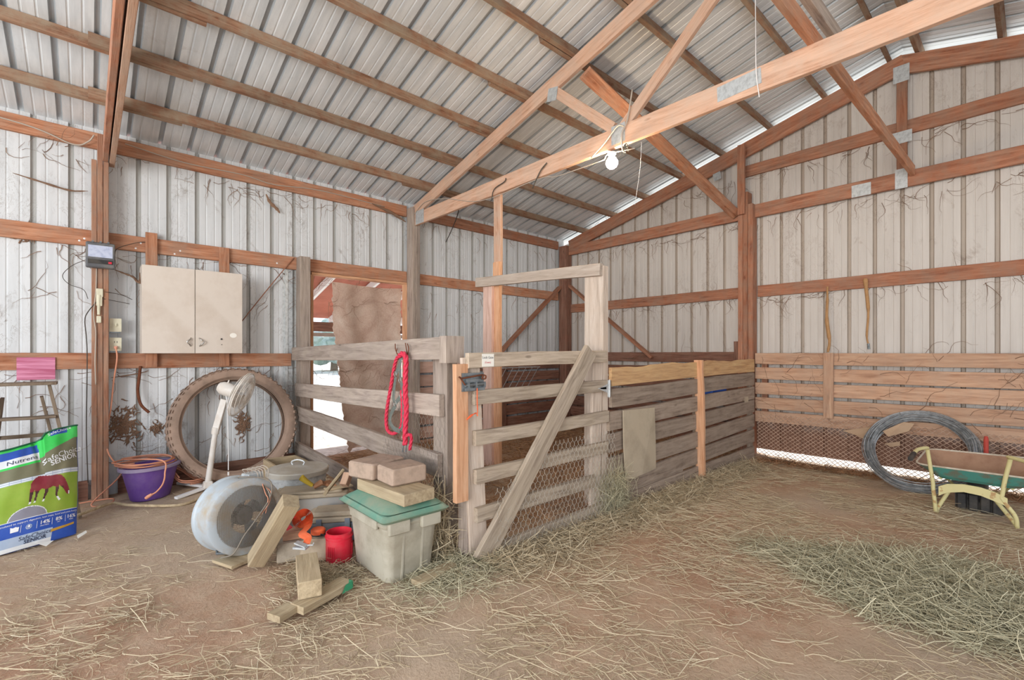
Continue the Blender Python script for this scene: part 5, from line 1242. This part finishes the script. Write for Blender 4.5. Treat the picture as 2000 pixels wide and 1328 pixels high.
o=strands('loose_hay',6500,uni(1.6,8.2,-1.2,5.8,clear,patchy),M['straw'],.08,.24,.0019,.014,.09,heading=.45,spread=1.2); tag(o,'long hay stalks lying over the open floor','hay',kind='stuff')
def gauss(cx,cy,sx_,sy_,ang=0):
    def f(n):
        a=RNG.normal(0,1,n); b=RNG.normal(0,1,n); k=(a*a+b*b)<4.5; a,b=a[k]*sx_,b[k]*sy_; return cx+a*math.cos(ang)-b*math.sin(ang),cy+a*math.sin(ang)+b*math.cos(ang)
    return f
PC=onZ(1850,1160,0)
pile=lambda x,y: .075*np.exp(-(((x-PC.x)/.42)**2+((y-PC.y)/.36)**2))
o=strands('hay_pile',15000,gauss(PC.x,PC.y,.34,.28,.3),M['straw_g'],.06,.24,.0021,.03,.25,pile=pile); tag(o,'low heap of greenish hay on the floor in front of the wheelbarrow','hay',kind='stuff')
P2=onZ(1560,1080,0)
o=strands('hay_pile',900,gauss(P2.x,P2.y,.22,.12,.4),M['straw_g'],.08,.26,.002,.02,.15); tag(o,'small wisp of hay on the floor left of the greenish heap','hay',kind='stuff')
def strip(x0,x1,y0,y1):
    return lambda n:(RNG.uniform(x0,x1,n),RNG.uniform(y0,y1,n))
def fenceband(n):
    y=RNG.uniform(1.75,5.6,n); x=3.34+np.abs(RNG.normal(0,.16,n))*np.clip(1.2-(y-2)*.12,.4,1.2); return x,y
o=strands('hay_drift',9000,fenceband,M['straw'],.05,.20,.0019,.03,.25); tag(o,'hay drifted along the foot of the gate and board fence','hay',kind='stuff')
o=strands('hay_drift',2600,lambda n:(RNG.normal(3.32,.14,n),RNG.normal(1.55,.16,n)),M['straw_g'],.05,.18,.0017,.02,.2); tag(o,'hay gathered around the tote and gate corner','hay',kind='stuff')
o=strands('hay_drift',2600,lambda n:(RNG.normal(2.82,.13,n),RNG.normal(1.02,.10,n)),M['straw'],.04,.14,.0017,.02,.22); tag(o,'hay around the red canister and timber block','hay',kind='stuff')
o=strands('hay_tuft',1100,lambda n:(RNG.normal(3.33,.03,n),RNG.normal(3.12,.10,n)),M['straw_g'],.08,.26,.0018,.28,1.0); tag(o,'tuft of hay caught in the netting at the hinge end of the gate','hay',kind='stuff')
o=strands('hay_tuft',600,lambda n:(RNG.normal(3.10,.05,n),RNG.normal(1.60,.05,n)),M['straw'],.08,.26,.003,.35,1.0); tag(o,'straw stuck against the fence post behind the tote','hay',kind='stuff')
o=strands('stall_bedding',13000,lambda n:(RNG.uniform(.2,3.2,n),RNG.uniform(1.85,6.0,n)),M['straw_r'],.05,.2,.0028,.05,.25); tag(o,'reddish-brown bedding straw inside the stall','bedding',kind='stuff')
o=strands('stall_bedding',2600,lambda n:(RNG.uniform(.0,2.9,n),1.55+RNG.normal(0,.08,n)),M['straw'],.05,.2,.003,.05,.3); tag(o,'straw along the foot of the side fence','hay',kind='stuff')
o=strands('wall_litter',3000,lambda n:(RNG.uniform(3.4,6.2,n),6.02-np.abs(RNG.normal(0,.10,n))),M['straw_r'],.04,.16,.003,.03,.3); tag(o,'brown litter along the foot of the gable wall','hay',kind='stuff')
# ---------------------------------------------------------------- small finishing pieces
mb=MB(); mb.box((-.004,1.60,-.03),(.004,1.705,2.2)); mb.box((.004,1.622,-.03),(.016,1.652,2.2)); o=mb.build('trim_3',M['galv']); o['kind']='structure'
def tangle(px,py,ry,rz,n,seed,label):
    c_=onX(px,py,.004); rr=random.Random(seed); mb=MB()
    for k in range(n):
        a=rr.gauss(0,.42)*ry; b=rr.gauss(0,.42)*rz; p=c_+Vector((rr.uniform(0,.008),a,b-abs(a)*.3)); th=rr.uniform(0,6.28); pts=[p]
        for _ in range(4): th+=rr.uniform(-.9,.9); p=p+Vector((rr.uniform(-.001,.002),.014*math.cos(th),.016*math.sin(th))); pts.append(p)
        mb.tube(pts,[.005,.006,.005,.003,.001],4,cap=False)
    tag(mb.build('cobweb',M['web']),label,'cobweb',kind='stuff')
tangle(242,828,.12,.17,190,1,'brown ragged web tangle on the left wall between the near post and the tyre')
tangle(474,828,.06,.13,90,2,'brown ragged web tangle on the left wall inside the tyre')
tangle(305,835,.05,.05,30,4,'small brown web tangle on the left wall left of the tyre')
tangle(55,455,.10,.06,60,5,'grey dusty web smear on the middle rail at the far left')
for px,py,l in ((155,470,'low one left of the charger post;'),(165,466,'high one left of the charger post;'),(265,485,'low one right of the charger post;'),(275,475,'high one right of the charger post;'),(341,496,'left one above the cabinet;'),(352,490,'right one above the cabinet;'),(541,514,'single one near the door jamb;')):
    c_=onX(px,py,.0395); mb=MB(); mb.lathe([(.0001,0),(.009,0),(.010,.002),(.004,.005),(.0001,.006)],c_,Matrix(((0,0,1),(1,0,0),(0,1,0))),12)
    one(mb.build('washer_screw',M['white']),'white-washered screw in the middle rail, %s'%l.rstrip(';'),'screw','screws in the middle left wall rail')
